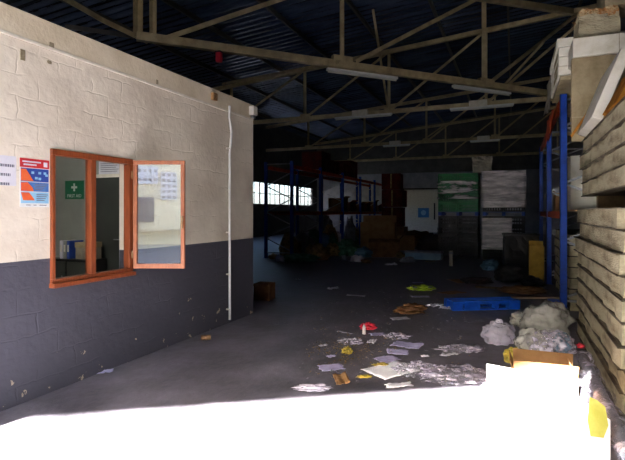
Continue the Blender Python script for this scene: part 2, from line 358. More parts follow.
# conduit
mb = MB(); p = []
yc = at_x(227, 200, XW).y
for (yy, zz) in [(0, 3.12), (.0, 3.05), (-.01, 2.95), (.05, 2.75), (.03, 2.6), (.0, 2.45), (.0, 2.0), (.0, 1.2), (.0, .6), (.005, .06)]:
    p.append((XW+.045, yc+yy, zz))
c = mb.tube(p, .018, 8).build('cable_conduit', 'white_p', smooth=True)
tag(c, 'white conduit running down the office wall near its far corner', 'conduit')
mb = MB()
for z in (2.5, 1.9, 1.3, .7, .2): MB().box(XW, XW+.05, yc-.026, yc+.026, z, z+.02).build('pipe_clip', 'white_trim', c)
q = at_x(212, 97, XW)
b = MB().box(XW+.0125, XW+.06, q.y-.05, q.y+.05, q.z-.05, q.z+.05).build('junction_box', 'carton', bevel=.006); tag(b, 'small tan junction box high on the office wall', 'junction box')
MB().box(XW+.06, XW+.064, q.y-.03, q.y+.03, q.z-.03, q.z+.03).build('cover_plate', 'tin', b)
q = at_x(250, 107, XW)
b = MB().box(XW+.012, XW+.1, OY1-.16, OY1-.03, 3.1, 3.24).build('corner_bracket', 'white_trim', bevel=.01); tag(b, 'white bracket box at the top far corner of the office wall', 'bracket')
MB().box(XW+.03, XW+.08, OY1-.13, OY1-.06, 3.06, 3.1).build('cable_gland', 'galv', b)
# small stains/patches on the wall
for i, (px, py, w, h, lb) in enumerate([(52, 45, .05, .04, 'round grey patch just above the ledge, left end of wall'), (24, 55, .035, .09, 'tall brown scuff under the ledge at the far left'), (50, 62, .03, .03, 'small brown chip below the ledge beside the tall scuff'), (157, 82, .04, .05, 'grey hook plate above the ledge over the open sash')]):
    q = at_x(px, py, XW+.012); mm = MB(); x0 = XW+(.013 if q.z > 3.065 else .001)
    for k in range(3): mm.box(x0-.012 if q.z < 3.06 else x0, x0+.004+k*.001, q.y-w/2+random.uniform(-.01, .01), q.y+w/2+random.uniform(-.01, .01), q.z-h/2+k*.01, q.z+h/2-k*.01)
    tag(mm.build('wall_patch', 'stain'), lb, 'wall patch')

# window 1: fixed light + opening with an outward sash
fw = .055; xo = XW+.03; xi = XW-.05
MYc = at_x(91.5, 200, XW).y
mb = MB()
mb.box(xi, xo, WY0, WY1, WZ1-fw, WZ1).box(xi, xo, WY0, WY1, WZ0, WZ0+fw).box(xi, xo, WY0, WY0+fw*.6, WZ0+fw, WZ1-fw).box(xi, xo, WY1-fw, WY1, WZ0+fw, WZ1-fw).box(xi, xo, MYc-.03, MYc+.03, WZ0+fw, WZ1-fw)
win = struct('window_1', mb, 'wood', bevel=.004)
MB().box(xi-.02, xo+.035, WY0-.01, WY1+.01, WZ0-.02, WZ0+.02).build('window_sill', 'wood', win, bevel=.004)
MB().box(XW-.02, XW-.015, WY0+fw*.6, MYc-.03, WZ0+fw, WZ1-fw).build('glass_pane', 'glass', win)
# sash
SW = .548; zb, ztp = WZ0+.045, WZ1-.05
# the sash is its own frame leaf on hinges, child of the window
hx, hy = XW+.055, WY1-.02
ang = math.atan2(.383, .924)
T = Matrix.Translation((hx, hy, 0)) @ Matrix.Rotation(ang, 4, 'Z')
sw = .042
mb = MB()
zt2, zb2 = at_x(131, 161, XW).z-.0, at_x(131, 268, XW).z
mb.box(0, SW, -.02, .02, zt2-sw, zt2, T).box(0, SW, -.02, .02, zb2, zb2+sw+.01, T).box(0, sw, -.02, .02, zb2+sw, zt2-sw, T).box(SW-sw, SW, -.02, .02, zb2+sw, zt2-sw, T)
sash = mb.build('sash', 'wood_light', win, bevel=.004); sash['label'] = 'open outward timber sash holding a mirror-like pane'
MB().box(sw-.005, SW-sw+.005, -.003, .003, zb2+sw, zt2-sw, T).build('glass_pane', 'glass_sash', sash)
mb = MB(); mb.box(SW-.028, SW-.012, -.05, -.02, 1.5, 1.56, T).box(SW-.028, SW-.012, -.055, -.045, 1.42, 1.56, T); mb.build('handle', 'tin', sash)
for z in (zb2+.15, zt2-.15): MB().tube([(hx-.018, hy-.002, z-.04), (hx-.018, hy-.002, z+.04)], .009, 8).build('hinge', 'tin', sash)

# office interior seen through the window
yw = OY1-WT-e
def panel_on_y(name, m, px0, py0, px1, py1, Y, th=.01, parent=None):
    a = at_y(px0, py0, Y); b = at_y(px1, py1, Y)
    return MB().box(a.x, b.x, Y-th, Y, b.z, a.z).build(name, m, parent), a, b
s, a, b = panel_on_y('first_aid_sign', 'green_sign', 65.5, 181, 84, 199, yw, .008)
tag(s, 'green first aid sign with white cross on the office back wall', 'sign')
cx = a.x*.5+b.x*.5; ztop = a.z; zh = a.z-b.z; L = zh*.42
cm = MB(); yy = yw-.011; cz = ztop-zh*.36
cm.box(cx-L*.14, cx+L*.14, yy, yy+.003, cz-L/2, cz+L/2).box(cx-L/2, cx+L/2, yy, yy+.003, cz-L*.14, cz+L*.14)
cm.build('white_cross', 'white_p', s)
def text(body, size, loc, rot, m, parent, name='lettering', th=.001):
    cu = bpy.data.curves.new(name, 'FONT'); cu.body = body; cu.size = size; cu.extrude = th; cu.align_x = 'CENTER'; cu.align_y = 'CENTER'
    o = bpy.data.objects.new(name, cu); C.objects.link(o); o.location = loc; o.rotation_euler = rot
    bpy.context.view_layer.update(); me = bpy.data.meshes.new_from_object(o.evaluated_get(bpy.context.evaluated_depsgraph_get()))
    q_ = bpy.data.objects.new(name, me); C.objects.link(q_); q_.location = loc; q_.rotation_euler = rot; me.materials.clear(); me.materials.append(M[m]); q_.parent = parent
    bpy.data.objects.remove(o); return q_
text('FIRST AID', zh*.24, (cx, yy+.002, b.z+zh*.17), (PI/2, 0, 0), 'white_p', s)
s, a, b = panel_on_y('notice', 'paper', 99, 161.5, 121, 175.5, yw, .004); tag(s, 'white notice sheet above the dark office door', 'notice')
lm = MB()
for k in range(5): lm.box(a.x+.04, b.x-.05-.03*(k % 3), yw-.0055, yw-.004, a.z-.05-k*.035, a.z-.04-k*.035)
lm.build('print_lines', 'ink', s)
# office door
a = at_y(97, 178, yw); b = at_y(125, 178, yw)
dz = a.z
mb = MB(); mb.box(a.x-.06, a.x, yw-.03, yw-.001, .01, dz+.06).box(b.x+.0, b.x+.06, yw-.03, yw-.001, .01, dz+.06).box(a.x, b.x, yw-.03, yw-.001, dz, dz+.06)
d = struct('door_1', mb, 'white_trim')
dl = MB().box(a.x, b.x, yw-.02, yw-.003, .02, dz).build('door_leaf', 'door_dark', d)
mb = MB(); mb.box(b.x-.1, b.x-.06, yw-.035, yw-.02, 1.0, 1.18).tube([(b.x-.08, yw-.06, 1.12), (b.x-.2, yw-.06, 1.12)], .009, 8).box(b.x-.09, b.x-.07, yw-.06, yw-.02, 1.11, 1.13); mb.build('door_handle', 'galv', dl)
# cabinet with files in the office
q = at_y(62, 250, yw-.5)
cab = thing('office_cabinet', 'low dark cabinet under the first aid sign in the office', 'cabinet', (q.x+.1, yw-.27, .01))
MB().box(-.5, .45, -.22, .22, 0, .78).build('body', 'black', cab, bevel=.006)
for sx in (-.24, .22): 
    dd = MB().box(sx-.2, sx+.21, -.235, -.22, .04, .74).build('door', 'door_dark', cab); MB().box(sx+.14, sx+.16, -.25, -.235, .35, .5).build('handle', 'galv', dd)
for k in range(3):
    o = MB().box(-.03, .03, -.15, .15, 0, .31).build('ring_binder', ['paper', 'office', 'blueprint'][k], bevel=.004, loc=(q.x-.12+k*.085, yw-.27, .79))
    tag(o, ['white', 'grey', 'blue'][k]+' ring binder standing on the dark office cabinet', 'ring binder', 'ring binders on the office cabinet')
    MB().box(-.018, .018, -.153, -.15, .12, .24).build('spine_label', 'white_trim', o)
o = MB().box(-.16, .16, -.13, .13, 0, .28).build('archive_box', 'tarp', bevel=.004, loc=(q.x+.36, yw-.27, .79)); tag(o, 'grey-beige archive box beside the ring binders in the office', 'box')
MB().box(-.168, .168, -.138, .138, .2, .29).build('lid', 'panel_beige', o)
# added tube lamp, out of view, to brighten the office
lf = thing('office_fill_lamp', 'added fluorescent batten, out of view, brightening the office', 'fill lamp', (-6.0, 4.2, 2.7))
MB().box(-.6, .6, -.05, .05, -.05, 0).build('batten', 'white_p', lf)
em = bpy.data.materials.new('fill_tube'); em.use_nodes = True; em.node_tree.nodes['Principled BSDF'].inputs['Emission Strength'].default_value = 130; em.node_tree.nodes['Principled BSDF'].inputs['Emission Color'].default_value = (1, .97, .9, 1)
MB().tube([(-.58, 0, -.07), (.58, 0, -.07)], .016, 8).build('tube', em, lf)

# posters on the outer wall
def xrect(mb, px0, py0, px1, py1, d, z_ref=None):
    a = at_x(px0, py0, XW); b = at_x(px1, py1, XW); mb.box(XW+d-.0012, XW+d, a.y, b.y, b.z, a.z); return a, b
mb = MB(); A = at_x(19.5, 157.5, XW); B = at_x(50, 208.5, XW)
PY0, PY1, PZ1, PZ0 = A.y, B.y-.012, A.z, at_x(20, 207, XW).z
pw, ph = PY1-PY0, PZ1-PZ0
def pr(mb, u0, u1, v0, v1, d): mb.box(XW+d-.0015, XW+d, PY0+pw*u0, PY0+pw*u1, PZ1-ph*v1, PZ1-ph*v0); return mb
po = pr(MB(), 0, 1, 0, 1, .003).build('safety_poster', 'white_p'); tag(po, 'safety poster with red header and blue and orange panels left of the window', 'poster')
pr(MB(), 0, 1, 0, .185, .0045).build('header_panel', 'red', po)
pr(MB(), .03, .98, .2, .47, .0045).build('dark_panel', 'blueprint', po)
pr(MB(), .03, .98, .485, .675, .0045).build('middle_panel', 'midblue', po)
pr(MB(), .03, .98, .69, .92, .0045).build('pale_panel', 'lightblue', po)
def tri(mb, pts, d):
    v = [(XW+d, PY0+pw*u, PZ1-ph*w) for u, w in pts]+[(XW+d-.001, PY0+pw*u, PZ1-ph*w) for u, w in pts]; k = len(pts)
    mb.add(v, [tuple(range(k)), tuple(range(2*k-1, k-1, -1))]+[(i, (i+1) % k, k+(i+1) % k, k+i) for i in range(k)])
for pts in [[(.03, .22), (.2, .22), (.45, .46), (.03, .46)], [(.03, .5), (.25, .49), (.42, .6), (.45, .67), (.03, .67)], [(.03, .7), (.3, .7), (.5, .86), (.1, .86)]]:
    m_ = MB(); tri(m_, pts, .0062); m_.build('figure', 'orange_p', po)
m_ = MB()
for u, v in [(.38, .26), (.62, .26), (.8, .26), (.86, .3), (.5, .37), (.62, .38)]: pr(m_, u, u+.09, v, v+.05, .0062)
m_.build('pictogram', 'lightblue', po)
m_ = MB(); pr(m_, .08, .7, .05, .08, .0062); pr(m_, .12, .55, .11, .14, .0062); pr(m_, .8, .93, .05, .15, .0062); m_.build('header_text', 'paper', po)
m_ = MB()
for k in range(4): pr(m_, .5, .92-.05*k, .52+.035*k, .535+.035*k, .0062); pr(m_, .55, .95-.04*k, .73+.04*k, .745+.04*k, .0062)
pr(m_, .2, .35, .95, .965, .0062); pr(m_, .45, .55, .95, .965, .0062); pr(m_, .65, .9, .95, .965, .0062)
m_.build('print_lines', 'ink', po)
A = at_x(-8, 154, XW); B = at_x(16, 186, XW)
nt_ = MB().box(XW+.001, XW+.003, A.y, B.y, B.z, A.z).build('notice', 'paper'); tag(nt_, 'white handwritten notice at the far left, beside the safety poster', 'notice')
m_ = MB()
for k, (u0, u1) in enumerate([(.1, .92), (.2, .75), (.25, .7)]):
    x = u0
    while x < u1:
        w = random.uniform(.04, .1); m_.box(XW+.003, XW+.0045, A.y+(B.y-A.y)*x, A.y+(B.y-A.y)*min(u1, x+w), A.z-.09-k*.075, A.z-.068-k*.075); x += w+.025
m_.build('handwriting', 'ink', nt_)

# ------------------------------------------------------------------ roof steelwork
HB = EYE+4.2
def truss(name, label, Y, x0, x1, nb, group='transverse roof trusses'):
    t = thing(name, label, 'roof truss', (0, Y, 0), 0, group)
    ft = lambda x: roofz(x)-.30
    MB().bar((x0, 0, HB), (x1, 0, HB), .14, .17).build('bottom_chord', 'steel', t)
    MB().bar((x0, 0, ft(x0)), (x1, 0, ft(x1)), .14, .17).build('top_chord', 'steel', t)
    st = 3.83
    for i in range(5):
        x = -12.49+i*st
        MB().angle((x, 0, HB), (x, 0, ft(x)), .1).build('post', 'steel', t)
        if i < 4:
            xa, xb = (x, x+st)
            g1 = MB().angle((xa, .03, HB), (xb, .03, ft(xb)), .1).build('web', 'steel', t)
        MB().box(x-.2, x+.2, -.09, -.075, HB-.1, HB+.18).build('gusset', 'steel', t)
    return t
truss('roof_truss', 'tan steel roof truss behind the nearest light fittings', 20.0, XL, XR, 4)
truss('roof_truss', 'tan steel roof truss, second transverse one into the hall', 29.4, XL, XR, 4)
truss('roof_truss', 'dim steel roof truss just before the back wall', 38.2, XL, XR, 4)
# near diagonal truss
PA = at_z(150, 38, HB); PB = at_z(545, 93, HB); dv = (PB-PA).normalized()
tr = thing('diagonal_truss', 'large tan steel truss crossing the hall diagonally nearest the camera', 'roof truss', (PA.x, PA.y, 0))
o0 = Vector((PA.x, PA.y, 0)); R0 = PA-o0
MB().bar(R0-dv*.3, PB-o0+dv*1.6, .16, .2).build('bottom_chord', 'steel', tr)
def on_plane(px, py):   # point of the truss's own vertical plane
    u = (px-312.5)/F; dx_, dy_ = u*cT-sT, u*sT+cT
    # solve PA + s dv = zc*(dx,dy)
    det = dx_*(-dv.y)+dv.x*dy_
    zc = (PA.x*(-dv.y)+dv.x*PA.y)/det
    return Vector((dx_*zc, dy_*zc, EYE+(212-py)/F*zc))
def trz(p): return min(p.z, roofz(p.x)-.31)
a = PA-dv*.3; b = PB+dv*1.6
MB().bar(Vector((a.x, a.y, roofz(a.x)-.31))-o0, Vector((b.x, b.y, roofz(b.x)-.31))-o0, .16, .2).build('top_chord', 'steel', tr)
for (px, w) in [(138, .16), (153, .12), (342, .1), (484, .14)]:
    p = on_plane(px, 80); p0 = Vector((p.x, p.y, HB)); p1 = Vector((p.x, p.y, roofz(p.x)-.31))
    MB().angle(p0-o0, p1-o0, w, .02).build('post', 'steel', tr)
def web(pa, pb, w):
    a = on_plane(*pa); b = on_plane(*pb)
    d = b-a; k = 1
    # extend to the roof
    while k < 6 and (a+d*k).z < roofz((a+d*k).x)-.2: k += .05
    MB().angle(a-o0, a+d*k-o0, w, .014).build('web', 'steel', tr)
web((165, 39), (280, 0), .12); web((355, 62), (475, 0), .12); web((488, 84), (548, 37), .1)
p = on_plane(342, 62)-o0
for pt in [(342, 62), (486, 84)]:
    q = on_plane(*pt); MB().bar(q-o0-dv*.3-Vector((0, 0, -.04)), q-o0+dv*.3-Vector((0, 0, -.04)), .17, .24).build('gusset', 'steel', tr)
# bracing members by the office
def member(pts, w, lb, m='steel'):
    mb = MB()
    for i in range(len(pts)-1): mb.angle(pts[i], pts[i+1], w, .016)
    return tag(mb.build('roof_brace', m), lb, 'roof brace', 'roof bracing bars')
member([at_z(60, -3, HB+.15), at_z(100, 20, HB+.12), at_z(146, 42, HB)], .12, 'slim steel brace running down to the left foot of the near truss')
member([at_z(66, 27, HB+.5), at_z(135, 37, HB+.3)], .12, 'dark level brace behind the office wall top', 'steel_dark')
member([at_z(223, 84, HB+1.1)+Vector((0, 0, 0)), at_z(340, 62, HB)], .09, 'thin brace rising from the left to the middle of the near truss')
member([at_z(494, 97, HB), at_z(544, 43, HB+1.2)], .09, 'thin sloping brace close to the right-hand light fitting')
member([at_z(388, 108, HB), at_z(373, 10, HB+2.35)], .07, 'thin upright tie rod near the middle of the roof')
# purlins
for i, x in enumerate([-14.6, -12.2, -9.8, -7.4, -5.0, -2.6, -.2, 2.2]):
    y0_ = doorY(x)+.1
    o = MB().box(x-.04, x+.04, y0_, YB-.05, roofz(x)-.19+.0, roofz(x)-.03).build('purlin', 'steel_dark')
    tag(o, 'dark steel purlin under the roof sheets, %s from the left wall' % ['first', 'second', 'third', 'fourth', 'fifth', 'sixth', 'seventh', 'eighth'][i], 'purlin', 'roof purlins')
# light fittings
def fitting(a, b, lb, box=False):
    a = Vector(a); b = Vector(b); d = (b-a).normalized()
    t = thing('batten_light', lb, 'light fitting', a, 0, 'unlit tube fittings under the roof trusses')
    z = Vector((0, 0, 1))
    MB().bar(z*-.02, b-a-z*.02, .12, .07).build('body', 'white_p', t)
    MB().tube([z*-.09+d*.03, b-a-z*.09-d*.03], .02, 8).build('tube', 'glass_tube', t)
    if box: 
        m0 = (b-a)*.45; MB().bar(m0-d*.33+z*.11, m0+d*.33+z*.11, .2, .24).build('control_box', 'white_trim', t)
    return t
off = Vector((0, 0, -.18)); ny = Vector((dv.y, -dv.x, 0))*.0
qa = on_plane(327, 66); qb = on_plane(397, 76)
fitting(Vector((qa.x, qa.y, HB-.16)), Vector((qb.x, qb.y, HB-.16)), 'unlit tube fitting under the near diagonal truss, left one')
qa = on_plane(453, 86); qb = on_plane(510, 93)
fitting(Vector((qa.x, qa.y, HB-.16)), Vector((qb.x, qb.y, HB-.16)), 'unlit tube fitting under the near diagonal truss, right one')
for (Y, pa, pb, lb) in [(19.82, 335, 392, 'tube fitting with white box on the middle truss, left of centre'), (19.82, 450, 514, 'tube fitting with white box on the middle truss, right of centre'), (29.2, 383, 410, 'small tube fitting on the second transverse truss, left one'), (29.2, 470, 500, 'small tube fitting on the second transverse truss, right one')]:
    p = at_y(pa, 110, Y); q = at_y(pb, 110, Y)
    fitting((p.x, Y, HB-.12), (q.x, Y, HB-.12), lb, True)
q = on_plane(219, 56)
o = MB().bar(Vector((0, 0, -.28)), Vector((0, 0, 0)), .14).build('alarm_beacon', 'redplastic', loc=(q.x, q.y, HB-.1), bevel=.03); tag(o, 'small red beacon hanging under the near diagonal truss', 'beacon')
MB().box(-.08, .08, -.08, .08, -.04, 0).build('base', 'steel_dark', o)

# ------------------------------------------------------------------ racks
def rack(name, label, xf, xb, ys, H, levels):
    r = thing(name, label, 'pallet rack', (xf, ys[0], 0))
    s_ = 1 if xb > xf else -1; D = abs(xb-xf)
    for y in ys:
        yy = y-ys[0]
        for x in (0, s_*D):
            mb = MB(); mb.box(x-.05, x+.05, yy-.045, yy-.037, 0, H).box(x-.05, x-.042, yy-.045, yy+.045, 0, H).box(x+.042, x+.05, yy-.045, yy+.045, 0, H)
            mb.box(x-.08, x+.08, yy-.07, yy+.07, 0, .01); mb.build('upright', 'rack_blue', r)
        mb = MB(); z = .25; k = 0
        while z+.45 < H:
            x0_, x1_ = (0, s_*D) if k % 2 == 0 else (s_*D, 0)
            mb.bar((x0_, yy, z), (x1_, yy, z+.45), .035); z += .45; k += 1
        mb.bar((0, yy, .2), (s_*D, yy, .2), .035).bar((0, yy, H-.08), (s_*D, yy, H-.08), .035)
        mb.build('brace', 'galv', r)
    for i in range(len(ys)-1):
        for z in levels:
            for x in (-.0, s_*D):
                a = ys[i]-ys[0]; b = ys[i+1]-ys[0]
                MB().box(x-.03, x+.03, a+.05, b-.05, z-.06, z+.06).build('beam', 'rack_orange', r)
    return r
RX = .72
rys = [8.6, 12.0, 15.4]
r1 = rack('pallet_rack', 'blue and orange pallet rack behind the panel stacks, right side', RX, RX+1.1, rys, 3.45, [1.55, 3.39])
MB().box(-.22, -.06, -.1, .1, 0, .2).build('foot_guard', 'pallet_blue', r1)
lys = [15.0, 17.65, 20.3, 22.95, 25.6, 28.2]
r2 = rack('pallet_rack', 'long blue and orange pallet rack along the left, below the bright windows', -6.98, -7.97, lys, 3.33, [1.55, 3.15])

# ------------------------------------------------------------------ panel stacks on the right
def panel_parts(root, W, L, T, wav=.02, seed=0):
    rnd = random.Random(seed)
    # body with slightly ragged sides
    n = 14; vs = []; fs = []
    for i in range(n+1):
        y = L*i/n; a = rnd.uniform(-wav, wav)*.5; b = rnd.uniform(-wav, wav)*.5
        ins = rnd.uniform(.0, wav)
        vs += [(a, y, 0), (a+ins*.4, y, T), (W+b, y, T), (W+b, y, 0)]
    for i in range(n):
        k = 4*i
        for j in range(4): fs.append((k+j, k+(j+1) % 4, k+4+(j+1) % 4, k+4+j))
    fs += [(3, 2, 1, 0), (4*n, 4*n+1, 4*n+2, 4*n+3)]
    MB().add(vs, fs).build('foam_core', 'panel_core', root)
    MB().box(-.012, W+.01, -.015, L+.01, T, T+.008).build('skin', 'panel_skin', root)
    MB().box(-.012, W+.01, -.02, L+.01, -.008, 0).build('skin', 'panel_skin', root)
PXX = .76; PT = .158
protos = []
z = .02
bear = thing('timber_bearer', 'timber bearer under the near end of the panel stack', 'timber bearer', (1.35, 5.0, 0)); MB().box(-.55, .55, -.05, .05, 0, .02).build('board', 'pallet_wood', bear)
nlow = 9
zz = .03
for k in range(nlow):
    rt = thing('insulated_panel', 'grimy off-white insulated panel, %s in the big lower stack at right' % ORD[k], 'panel', (PXX+random.uniform(-.02, .03)+(.0), 4.36+random.uniform(-.03, .06), zz), 0, 'panels of the lower near stack')
    rt.rotation_euler.z = random.uniform(-.006, .006)
    panel_parts(rt, 1.15, 2.84+random.uniform(-.04, .04), PT, .03, k); zz += PT+.022
ztop1 = zz-.014
# bearers between lower and upper stack
for yb_, lb in ((4.8, 'near'), (6.9, 'far')):
    o = MB().box(0, .95, -.06, .06, 0, .16).build('spacer_block', 'pallet_wood', loc=(.95, yb_, ztop1)); tag(o, '%s dark timber spacer between the lower and upper panel stacks' % lb, 'timber spacer', 'spacers between the stacks')
zz = ztop1+.16+.008; UO = ['lowest', 'second from bottom', 'third from bottom', 'topmost']
for k in range(4):
    rt = thing('insulated_panel', 'grimy off-white insulated panel, %s in the raised stack at right' % UO[k], 'panel', (PXX+.05+random.uniform(-.02, .02), 4.3+random.uniform(-.03, .05), zz), random.uniform(-.008, .008), 'panels of the raised near stack')
    panel_parts(rt, 1.15, 2.8+random.uniform(-.04, .04), PT-.0, .03, 40+k); zz += PT+.018
ztop2 = zz-.01
# second stack in the rack bay behind
zz = .01
for k in range(7):
    rt = thing('insulated_panel', 'brownish panel, %s in the stack standing inside the right rack' % (ORD[k] if k < 6 else 'topmost'), 'panel', (RX+.09+random.uniform(-.0, .03), 8.85+random.uniform(-.03, .06), zz), 0, 'panels stacked inside the right rack')
    panel_parts(rt, .9, 2.9, PT, .03, 60+k); zz += PT+.018
# slabs on the top beam
o = MB().box(0, .95, 0, 1.6, 0, .058).build('base_sheet', 'panel_beige', bevel=.01, loc=(.6, 7.65, 3.456)); tag(o, 'dull beige sheet under the four white slabs, right rack top', 'sheet')
MB().box(-.003, 0, .2, 1.3, .02, .04).build('tape_strip', 'tarp', o)
for k in range(4):
    rt = MB().box(0, 1.0, 0, 1.5+.05*random.random(), 0, .125).build('foam_slab', 'panel_white', bevel=.012, loc=(.57+random.uniform(-.015, .015), 7.62+random.uniform(-.02, .02), 3.517+k*.132))
    tag(rt, 'white foam slab high on the right rack, %s of four' % ['lowest', 'second', 'third', 'topmost'][k], 'foam slab', 'white foam slabs on top of the right rack')
    MB().box(-.003, .0, .2, .8, .02, .1).build('tape_strip', 'panel_beige', rt)
ztop3 = 3.8
o = MB().box(0, 1.3, 0, .6, 0, .235).build('foam_beam', 'panel_white', bevel=.008, loc=(.69, 6.95, 3.563)); tag(o, 'thick bright white foam beam resting on the beige standing board', 'foam beam')
MB().box(.5, .506, -.002, 0, 0, .235).build('joint', 'panel_beige', o)
o = MB().box(0, .9, 0, .09, 0, 3.56-ztop2).build('standing_board', 'panel_beige', bevel=.006, loc=(.68, 7.0, ztop2+.002)); tag(o, 'beige board standing upright under the bright foam beam', 'board')
MB().box(.0, .9, -.003, 0, .3, .31).build('score_line', 'panel_core', o)
# broken foam blocks on top
def rough_block(name, m, w, d, h, loc, rz, seed, amp=.03, n=7, rx=0, ry=0, topm=None):
    import bmesh
    bm = bmesh.new(); bmesh.ops.create_cube(bm, size=1); bmesh.ops.subdivide_edges(bm, edges=bm.edges[:], cuts=n, use_grid_fill=True)
    for v in bm.verts:
        v.co = Vector((v.co.x*w, v.co.y*d, (v.co.z+.5)*h)); nv = noise.noise_vector(v.co*9+Vector((seed*7, 0, 0)))
        k = amp*(1.0 if v.co.z > h*.8 else .35)
        if v.co.z > .001: v.co += nv*k
    me = bpy.data.meshes.new(name); bm.to_mesh(me); bm.free(); me.materials.append(M[m])
    o = bpy.data.objects.new(name, me); C.objects.link(o); o.location = loc; o.rotation_euler = (rx, ry, rz); return o
q = at_y(597, 42, 7.15)
o = rough_block('foam_block', 'panel_core', .46, .4, .30, (q.x, 7.25, ztop3), .05, 1, .03); tag(o, 'broken foam block with crumbly orange top on the white slabs', 'foam block')
o2 = rough_block('crumbled_top', 'foam_brown', .45, .39, .1, (0, 0, .27), 0, 2, .05); o2.parent = o
o = rough_block('foam_block', 'panel_beige', .6, .5, .42, (q.x+.36, 7.3, ztop3+.38), .05, 3, .03); tag(o, 'pale foam block in the top right corner, partly cut by the frame', 'foam block')
# leaning panels over the raised stack
def slab(name, m, w, l, t_, loc, rot, lb, cat='panel', grp=None, bev=.006):
    o = MB().box(-w/2, w/2, -l/2, l/2, -t_/2, t_/2).build(name, m, bevel=bev, loc=loc); o.rotation_euler = rot; return tag(o, lb, cat, grp)
slab('leaning_panel', 'panel_white', .72, 1.2, .10, (.90, 6.22, ztop2+.38), (0.0, -1.2, 0), 'grey-white panel tipped on its side above the raised panel stack')
slab('yellow_foam_sheet', 'foam_yellow', .38, .6, .06, (.92, 5.2, ztop2+.21), (0, -1.1, .03), 'yellow foam sheet lying against the tipped white panel', 'foam sheet')
slab('panel_offcut', 'foam_yellow', .36, .05, .03, (.76, 6.9, ztop2+.20), (0, -1.0, 0), 'thin yellow-brown offcut leaning against the beige standing board', 'offcut')

# ------------------------------------------------------------------ soft shapes
def crumple(name, m, w, d, h, loc, rz, seed, amp=.25, sub=4, freq=2.2, flat=True):
    import bmesh
    bm = bmesh.new(); bmesh.ops.create_icosphere(bm, subdivisions=sub, radius=1)
    for v in bm.verts:
        p = v.co.copy(); a = noise.noise(p*freq+Vector((seed*3.1, seed, 0)))*amp+noise.noise(p*freq*3+Vector((0, seed*2.3, seed)))*amp*.45
        rid = abs(noise.noise(p*freq*2+Vector((seed, 5, 1))))*amp*.6
        c = p*(1+a-rid); z = c.z
        if flat and z < -.55: z = -.55+(z+.55)*.05
        v.co = Vector((c.x*w/2, c.y*d/2, (z+.57)*h/1.57))
    for f in bm.faces: f.smooth = True
    me = bpy.data.meshes.new(name); bm.to_mesh(me); bm.free(); me.materials.append(M[m])
    mz = min(v.co.z for v in me.vertices)
    for v in me.vertices: v.co.z -= mz
    o = bpy.data.objects.new(name, me); C.objects.link(o); o.location = loc; o.rotation_euler.z = rz; return o
def sheet(name, m, w, d, loc, rz, seed, amp=.015, n=10, fold=None, ragged=0):
    vs = []; fs = []
    for i in range(n+1):
        for j in range(n+1):
            x = (i/n-.5)*w; y = (j/n-.5)*d
            if ragged: 
                q = noise.noise_vector(Vector((x*6/w, y*6/d, seed)))*ragged; e_ = max(abs(i/n-.5), abs(j/n-.5))*2; x += q.x*w*e_; y += q.y*d*e_
            z = abs(noise.noise(Vector((x*5/max(w, d), y*5/max(w, d), seed*3.3))))*amp*2
            if fold and i/n > fold: z += (i/n-fold)*w*.5
            vs.append((x, y, z))
    for i in range(n):
        for j in range(n):
            k = i*(n+1)+j; fs.append((k, k+n+1, k+n+2, k+1))
    mz = min(v[2] for v in vs); vs = [(a, b, c-mz+.001) for a, b, c in vs]
    o = MB().add(vs, fs).build(name, m, smooth=True); o.location = loc; o.rotation_euler.z = rz
    s_ = o.modifiers.new('t', 'SOLIDIFY'); s_.thickness = .0012; s_.offset = 1
    return o

